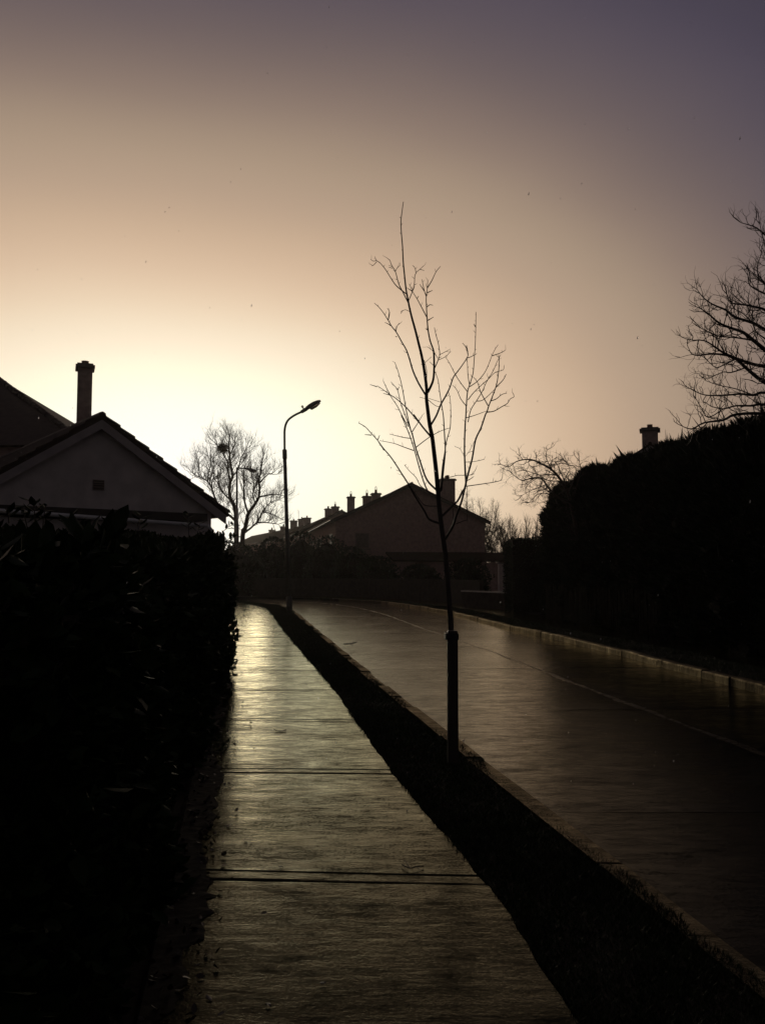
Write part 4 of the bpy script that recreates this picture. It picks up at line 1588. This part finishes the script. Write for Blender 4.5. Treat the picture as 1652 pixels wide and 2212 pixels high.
CON = [  # survey u of centre, depth, radius x, radius y, top v, label
    (1232, 31.0, 0.95, 1.2, 1042, 'leftmost conifer of the tall hedge, just behind the clipped hedge'),
    (1290, 28.0, 1.0, 1.5, 1006, 'conifer below the crooked bare tree, second from the left'),
    (1372, 25.5, 1.15, 1.5, 984, 'conifer directly below the lone chimney, third from the left'),
    (1456, 23.0, 1.15, 1.6, 958, 'conifer just right of the lone chimney, fourth from the left'),
    (1550, 20.5, 1.25, 1.6, 930, 'conifer under the spreading branches, second from the right'),
    (1662, 18.0, 1.40, 1.7, 905, 'tallest conifer, cut by the right edge of the picture'),
    (1850, 15.3, 1.4, 1.8, 860, 'conifer standing just outside the right edge of the picture'),
]
for (u, Y, rx, ry, v, lab) in CON:
    p = W(u, 1239, Y)
    conifer(lab, p.x, Y, rx, ry, hz(u, v + 7, Y), 26000, 0.21, 0.26, 4.5)


# clipped hedge block, left of the conifers
def clipped(name, label, x0, x1, y0, y1, h, n, m='privet', wob=0.05, size=0.09):
    root = empty(name, ((x0 + x1) / 2, (y0 + y1) / 2, -0.03))
    tag(root, label, 'hedge')
    b = MB()
    d = 0.07
    b.aabb(x0 + d, x1 - d, y0 + d, y1 - d, -0.03, h - d)
    b.build('inner_growth', M['inner'], root)
    A = [(y1 - y0) * h, (y1 - y0) * h, (x1 - x0) * h, (x1 - x0) * h, (x1 - x0) * (y1 - y0)]
    tot = sum(A)
    ph = random.uniform(0, 6)

    def place(i):
        k = random.random() * tot
        u, v = random.random(), random.random()
        w_ = abs(random.gauss(0, wob))
        if k < A[0]:
            p, d_ = [x0 + w_, y0 + u * (y1 - y0), v * h], (-1, 0, .1)
        elif k < A[0] + A[1]:
            p, d_ = [x1 - w_, y0 + u * (y1 - y0), v * h], (1, 0, .1)
        elif k < A[0] + A[1] + A[2]:
            p, d_ = [x0 + u * (x1 - x0), y0 + w_, v * h], (0, -1, .1)
        elif k < tot - A[4]:
            p, d_ = [x0 + u * (x1 - x0), y1 - w_, v * h], (0, 1, .1)
        else:
            p, d_ = [x0 + u * (x1 - x0), y0 + v * (y1 - y0), h - w_], (0, 0, 1)
        # rounded shoulders
        ex = min(p[0] - x0, x1 - p[0], 0.35) / 0.35
        ey = min(p[1] - y0, y1 - p[1], 0.35) / 0.35
        p[2] -= (0.16 * (1 - ex) ** 2 + 0.12 * (1 - ey) ** 2) * (p[2] / h) ** 3
        p[2] += 0.05 * math.sin(p[0] * 3.3 + ph) * math.sin(p[1] * 2.7 + ph) * p[2] / h
        return p, d_
    V, F = leaf_cloud(n, place, size, 0.3)
    f_ = np_mesh('foliage', V, F, M[m], root)
    f_['kind'] = 'stuff'
    return root


p0, p1 = W(1094, 1239, 37.0), W(1182, 1239, 37.0)
clipped('clipped_hedge', 'square clipped hedge block between the conifers and the gap of sky', p0.x, p1.x + 0.6, 35.6, 38.0, hz(1130, 1163, 35.6), 6000)
# low wall with bright wet coping, left of the clipped hedge
lw = empty('garden_wall', (4.4, 39, 0))
tag(lw, 'low garden wall with pale shining coping beside the clipped hedge', 'wall')
a, c = W(1001, 1274, 41.0), W(1094, 1281, 37.6)
m = MB()
e_ = Vector((c.x - a.x, c.y - a.y, 0)).normalized()
n_ = (-e_.y, e_.x)
Lw = math.hypot(c.x - a.x, c.y - a.y)
m.box((a.x, a.y), (e_.x, e_.y), n_, 0, Lw, -0.1, 0.1, -0.05, 0.70)
m.build('wall', M['wall'], lw)
for i in range(6):
    m = MB()
    m.box((a.x, a.y), (e_.x, e_.y), n_, Lw * i / 6 + 0.005, Lw * (i + 1) / 6 - 0.005, -0.15, 0.15, 0.702, 0.765)
    m.build('coping_stone', M['coping'], lw)
# pale gate pillar
gp = W(1083, 1239, 44.0)
pil = empty('gate_pillar', (gp.x, gp.y, 0))
tag(pil, 'pale square gate pillar in front of the side building', 'pillar')
m = MB()
m.aabb(gp.x - 0.16, gp.x + 0.16, gp.y - 0.16, gp.y + 0.16, -0.05, 2.05)
m.build('shaft', M['render'], pil)
m = MB()
m.aabb(gp.x - 0.21, gp.x + 0.21, gp.y - 0.21, gp.y + 0.21, 2.051, 2.14)
m.build('cap', M['cap'], pil)

# boundary wall and hedges round the outside of the bend
bw = empty('boundary_wall', (0, 57, 0))
tag(bw, 'dark block garden wall following the outside of the bend', 'wall')
ys_b = [41.5 + 0.0, 44, 46.5, 49, 51.5, 54, 56.5, 58.5, 60, 61, 61.9, 62.6, 63.2, 63.7]
for i in range(len(ys_b) - 1):
    ya, yb = ys_b[i], ys_b[i + 1]
    A, B = Vector((wall_r(ya), ya, 0)), Vector((wall_r(yb), yb, 0))
    d = (B - A).normalized()
    nn = (-d.y, d.x)
    L = (B - A).length
    m = MB()
    m.box((A.x, A.y), (d.x, d.y), nn, 0.004, L - 0.004, -0.22, -0.02, -0.1, 1.15)
    m.build('panel', M['wall'], bw)
    m = MB()
    m.box((A.x, A.y), (d.x, d.y), nn, 0.006, L - 0.006, -0.26, 0.02, 1.151, 1.22)
    m.build('coping_stone', M['wall'], bw)


def shrub(label, x, y, rx, ry, h, n, size=0.10, m='privet'):
    root = empty('garden_shrub', (x, y, -0.03))
    tag(root, label, 'shrub', 'shrubs behind the wall on the bend')
    b = MB()
    b.tube([Vector((x, y, -0.05)), Vector((x, y, h * 0.6))], [0.06, 0.03], 6)
    b.build('stem', M['bark'], root)
    ph = random.uniform(0, 6)

    def place(i):
        a = random.uniform(0, 2 * math.pi)
        ze = random.uniform(0, 1)
        rr_ = math.sqrt(max(0, 1 - (ze * 1.6 - 0.6) ** 2)) if ze > 0.375 else 0.95
        lump = 1 + 0.16 * math.sin(a * 4 + ze * 7 + ph) + 0.1 * math.sin(a * 7 - ze * 9)
        k = random.uniform(0.75, 1.0) * lump
        return (x + math.cos(a) * rx * rr_ * k, y + math.sin(a) * ry * rr_ * k, ze * h * (0.92 + 0.08 * lump)), (math.cos(a), math.sin(a), 0.4 + ze)
    V, F = leaf_cloud(n, place, size, 0.3)
    f_ = np_mesh('foliage', V, F, M[m], root)
    f_['kind'] = 'stuff'
    b = MB()
    K, J = 10, 6
    for j in range(J + 1):
        ze = j / J
        rr_ = (math.sqrt(max(0.01, 1 - (ze * 1.6 - 0.6) ** 2)) if ze > 0.375 else 0.95) * 0.74
        for k in range(K):
            a = 2 * math.pi * k / K
            b.v.append((x + math.cos(a) * rx * rr_, y + math.sin(a) * ry * rr_, ze * h * 0.9))
    for j in range(J):
        for k in range(K):
            a, c = j * K + k, j * K + (k + 1) % K
            b.f.append((a, c, c + K, a + K))
    b.build('inner_growth', M['inner'], root)


SHR = [(545, 66, 2.0, 1180, 'dark rounded shrub at the foot of the distant bare trees'),
       (590, 66, 1.6, 1162, 'dark shrub just left of the lamp post behind the bend wall'),
       (650, 65, 1.9, 1152, 'dark shrub just right of the lamp post behind the bend wall'),
       (706, 63, 1.8, 1160, 'dark shrub below the third house of the row'),
       (760, 62, 1.6, 1184, 'dark shrub below the left eave of the near gable house'),
       (815, 60, 1.5, 1204, 'low dark shrub in front of the near gable wall'),
       (500, 62, 2.2, 1172, 'dark shrub showing at the end of the laurel hedge'),
       (1010, 50, 1.3, 1210, 'low shrub right of the sapling trunk, before the side building'),
       (905, 57.5, 1.5, 1222, 'low shrub left of the sapling trunk, before the side building')]
for (u, Y, rx, v, lab) in SHR:
    p = W(u, 1239, Y)
    shrub(lab, p.x, max(Y, 0), rx, rx * 0.9, hz(u, v, Y), 2600, 0.16)

# picket fence before the conifers
pf = empty('picket_fence', (7.2, 16, 0))
tag(pf, 'dark weathered picket fence in front of the conifers', 'fence')
fx = lambda y: wall_r(y) - 0.48
m = MB()
m.add([(-0.035, -0.01, 0.03), (0.035, -0.01, 0.03), (0.035, 0.01, 0.03), (-0.035, 0.01, 0.03), (-0.035, -0.01, 1.12), (0.035, -0.01, 1.12), (0.035, 0.01, 1.12), (-0.035, 0.01, 1.12), (0, -0.01, 1.2), (0, 0.01, 1.2)],
      [(3, 2, 1, 0), (0, 1, 5, 8, 4), (2, 3, 7, 9, 6), (1, 2, 6, 5), (3, 0, 4, 7), (5, 6, 9, 8), (7, 4, 8, 9)])
pk = m.build('picket', M['fence'], pf)
first = True
y = 11.0
while y < 30.0:
    sl = math.atan((fx(y + 0.3) - fx(y)) / 0.3)
    loc = Vector((fx(y), y, random.uniform(-0.015, 0.015)))
    rot = (random.uniform(-.02, .02), random.uniform(-.02, .02), math.pi / 2 - sl)
    if first:
        # shared mesh was shifted to the fence's base; undo by local offset
        for vv in pk.data.vertices:
            vv.co = vv.co + Vector(pf.location)
        pk.location = loc - parent_world(pf)
        pk.rotation_euler = rot
        first = False
    else:
        copy_to(pk, loc, pf, rot)
    y += 0.135
for z in (0.3, 0.95):
    ya = 11.0
    while ya < 30:
        yb = min(ya + 2.7, 30)
        m = MB()
        A, B = Vector((fx(ya) + 0.035, ya, 0)), Vector((fx(yb) + 0.035, yb, 0))
        d = (B - A).normalized()
        m.box((A.x, A.y), (d.x, d.y), (-d.y, d.x), 0.004, (B - A).length - 0.004, -0.02, 0.02, z - 0.035, z + 0.035)
        m.build('rail', M['fence'], pf)
        ya = yb
ya = 11.0
while ya < 30.2:
    m = MB()
    m.aabb(fx(ya) + 0.06, fx(ya) + 0.14, ya - 0.04, ya + 0.04, -0.03, 1.1)
    m.build('post', M['fence'], pf)
    ya += 2.7


# ================================================================== street lamps
def lamp_head(root, p, d, L, tilt_up, mname='steel', photocell=True):
    """p = spigot end of the arm, d = direction of the head"""
    d = Vector(d).normalized()
    side = d.cross(Vector((0, 0, 1))).normalized()
    up = side.cross(d).normalized()
    m = MB()
    prof = [(-0.03, 0.075, 0.075, -0.07), (0.22, 0.085, 0.085, -0.075), (0.24, 0.11, 0.10, -0.06), (0.40, 0.14, 0.13, -0.05), (0.62, 0.15, 0.135, -0.045), (0.82, 0.12, 0.10, -0.04), (L, 0.06, 0.045, -0.03)]
    K = 10
    for (t, hwid, top, bot) in prof:
        for k in range(K):
            a = 2 * math.pi * k / K
            c, s = math.cos(a), math.sin(a)
            q = p + d * t + side * hwid * c + up * (top * s if s > 0 else -bot * s)
            m.v.append(tuple(q))
    n = len(prof)
    for j in range(n - 1):
        for k in range(K):
            a, c = j * K + k, j * K + (k + 1) % K
            m.f.append((a, c, c + K, a + K))
    m.f.append(tuple(range(K - 1, -1, -1)))
    m.f.append(tuple((n - 1) * K + k for k in range(K)))
    hd = m.build('lamp_head', M[mname], root, True)
    m = MB()
    for (t, hwid, dep) in ((0.36, 0.10, 0.055), (0.42, 0.115, 0.115), (0.65, 0.115, 0.115), (0.86, 0.07, 0.055)):
        for k in range(8):
            a = math.pi + math.pi * k / 7
            q = p + d * t + side * hwid * math.cos(a) + up * (-0.035 + dep * math.sin(a))
            m.v.append(tuple(q))
    for j in range(3):
        for k in range(7):
            a = j * 8 + k
            m.f.append((a, a + 1, a + 9, a + 8))
    m.f.append(tuple(range(7, -1, -1)))
    m.f.append(tuple(range(24, 32)))
    m.build('lamp_lens', M['lens'], hd, True)
    if photocell:
        m = MB()
        q = p + d * 0.13 + up * 0.07
        m.tube([q, q + up * 0.07, q + up * 0.075, q + up * 0.14, q + up * 0.16], [0.03, 0.03, 0.05, 0.05, 0.03], 8)
        m.build('photocell', M['lens'], hd, True)


YL = 36.5
base = W(625, 1319, YL)
lamp = empty('street_lamp', (base.x, base.y, -0.02))
tag(lamp, 'tall grey street lamp with curved arm standing on the near verge', 'street lamp')
z_of = lambda v: W(620, v, YL).z
m = MB()
pb, pt = Vector((base.x, base.y, -0.05)), W(624.5, 1290, YL)
m.tube([pb, pt, pt + Vector((0, 0, 0.02)), pt + Vector((0, 0, 0.03))], [0.125, 0.125, 0.115, 0.09], 12)
bs = m.build('base_column', M['steel'], lamp, True)
m = MB()
m.aabb(base.x - 0.05, base.x + 0.05, base.y - 0.135, base.y - 0.110, 0.2, 0.5)
m.build('access_door', M['steel'], bs)
m = MB()
ps = W(615.3, 990, YL)
m.tube([pt + Vector((0, 0, 0.0)), pt.lerp(ps, 0.5), ps], [0.088, 0.082, 0.075], 12)
m.build('pole', M['steel'], lamp, True)
m = MB()
pc = W(614.8, 972, YL)
m.tube([W(615.3, 992, YL), W(615.3, 990, YL), pc, pc + Vector((0, 0, 0.03))], [0.078, 0.098, 0.098, 0.06], 12)
m.build('collar', M['steel'], lamp, True)
m = MB()
arm = [W(614.8, 974, YL), W(614.6, 945, YL), W(614.8, 930, YL), W(617, 918, YL), W(622, 908, YL), W(630, 901, YL), W(640, 895, YL), W(653, 889, YL)]
m.tube(smooth_line(arm), 0.047, 8)
m.build('arm', M['steel'], lamp, True)
p_h = W(652, 889.5, YL)
lamp_head(lamp, p_h, W(691, 867, YL) - p_h, (W(693, 866, YL) - p_h).length, 0)

Y2 = 62.0
p = W(512, 1239, Y2)
lamp2 = empty('street_lamp', (p.x, p.y, -0.1))
tag(lamp2, 'distant street lamp with straight arm in front of the nest tree', 'street lamp')
m = MB()
tp = W(512, 1010, Y2)
m.tube([Vector((p.x, p.y, -0.1)), Vector((p.x, p.y, 1.1)), Vector((p.x, p.y, 1.12)), tp], [0.12, 0.12, 0.095, 0.065], 8)
m.build('pole', M['steel'], lamp2, True)
m = MB()
m.tube([W(511, 1010.5, Y2), W(531, 1012, Y2)], 0.045, 6)
m.build('arm', M['steel'], lamp2, True)
p_h = W(529, 1012, Y2)
lamp_head(lamp2, p_h, W(548, 1017, Y2) - p_h, 0.85, 0)


# ================================================================== litter on the ways, falling sleet
def dead_leaf(label, u, v, s, kind=0):
    Y = 1.55 * FPX / (v - 1239.0)
    p = W(u, v, Y)
    m = MB()
    m.add([(0, 0, 0.004), (-0.3 * s, 0.25 * s, 0.12 * s), (-0.22 * s, 0.7 * s, 0.16 * s), (0, s, 0.02 * s), (0.25 * s, 0.7 * s, 0.20 * s), (0.3 * s, 0.25 * s, 0.05 * s), (0, 0.5 * s, 0.004)],
          [(0, 6, 2, 1), (2, 6, 3), (0, 5, 4, 6), (4, 3, 6)])
    o = m.build('fallen_leaf', M['leaf'])
    o.location = (p.x, Y, 0.004)
    o.rotation_euler = (0, 0, random.uniform(0, 6.28))
    tag(o, label, 'leaf', 'leaves fallen on the footpath')


dead_leaf('curled dead leaf upright on the path near the front joint', 602, 1856, 0.035)
dead_leaf('dark wet leaf flat on the path beside the hedge', 497, 1770, 0.055)
dead_leaf('small leaf on the path right of the joint, by the grass edge', 880, 1740, 0.03)
dead_leaf('small dead leaf in the middle of the third bay', 555, 1610, 0.05)
dead_leaf('tiny leaf scrap on the nearest bay of path', 690, 2095, 0.03)
dead_leaf('pale leaf scrap on the nearest bay beside the hedge', 575, 2135, 0.035)
dead_leaf('leaf on the second bay by the hedge foot', 470, 1690, 0.03)
dead_leaf('leaf on the path just before the second joint', 780, 1660, 0.03)


def twig_on(label, pts, r=0.004, side=()):
    m = MB()
    line = []
    for (u, v) in pts:
        Y = 1.55 * FPX / (v - 1239.0)
        q = W(u, v, Y)
        line.append(Vector((q.x, q.y, r * 1.2 + random.uniform(0, 0.012))))
    m.tube(smooth_line(line), r, 5)
    for (a, bq) in side:
        pa = line[a]
        Y = 1.55 * FPX / (bq[1] - 1239.0)
        q = W(bq[0], bq[1], Y)
        m.tube([pa, Vector((q.x, q.y, 0.015))], [r * 0.8, r * 0.4], 4)
    tag(m.build('fallen_twig', M['bark']), label, 'twig', 'twigs fallen on the ways')


twig_on('forked twig lying on the path near the front joint', [(868, 1853), (885, 1862), (900, 1858), (915, 1855)], 0.0035, [(1, (872, 1845)), (2, (905, 1866))])
twig_on('short stick on the path beside the hedge sprig', [(592, 1573), (605, 1575), (618, 1573)], 0.005)
twig_on('forked stick lying in the road by the kerb', [(742, 1392), (756, 1391), (770, 1388)], 0.012, [(1, (762, 1395))])

# sleet
n = 520
b = MB()
ico = bmesh.new()
bmesh.ops.create_icosphere(ico, subdivisions=1, radius=1.0)
iv = np.array([v.co[:] for v in ico.verts])
iF = np.array([[v.index for v in f.verts] for f in ico.faces])
ico.free()
Vs, Fs = [], []
for i in range(n):
    Y = 1.6 + 8.0 * random.random() ** 0.8
    u, v = random.uniform(-40, 1690), random.uniform(-20, 1700)
    c = W(u, v, Y)
    if c.z < 0.1:
        continue
    r = random.uniform(0.0008, 0.0014)
    L = r * random.uniform(1.8, 3.2)
    q = iv * np.array([r, r, L])
    q[:, 0] += q[:, 2] * 0.22
    Fs.append(iF + len(Vs) * len(iv))
    Vs.append(q + np.array(c))
so_ = np_mesh('falling_sleet', np.concatenate(Vs), np.concatenate(Fs), M['sleet'], None, True)
tag(so_, 'scattered grains of sleet falling through the air', 'sleet', kind='stuff')

# thin haze volume, added to lift the dark walls towards the sun glow
hz_ = MB()
hz_.aabb(-130, 130, -12, 260, -1.2, 16.5)
hazeo = hz_.build('haze', None)
hm = bpy.data.materials.new('veil_haze')
hm.use_nodes = True
ht = hm.node_tree
ht.nodes.clear()
ho = ht.nodes.new('ShaderNodeOutputMaterial')
hv = ht.nodes.new('ShaderNodeVolumePrincipled')
hv.inputs['Color'].default_value = (0.95, 0.90, 0.84, 1)
hv.inputs['Density'].default_value = 0.00034
hv.inputs['Anisotropy'].default_value = 0.78
ht.links.new(hv.outputs[0], ho.inputs['Volume'])
hazeo.data.materials.append(hm)
tag(hazeo, 'thin haze added to lift the dark parts towards the low sun', 'haze', kind='stuff')
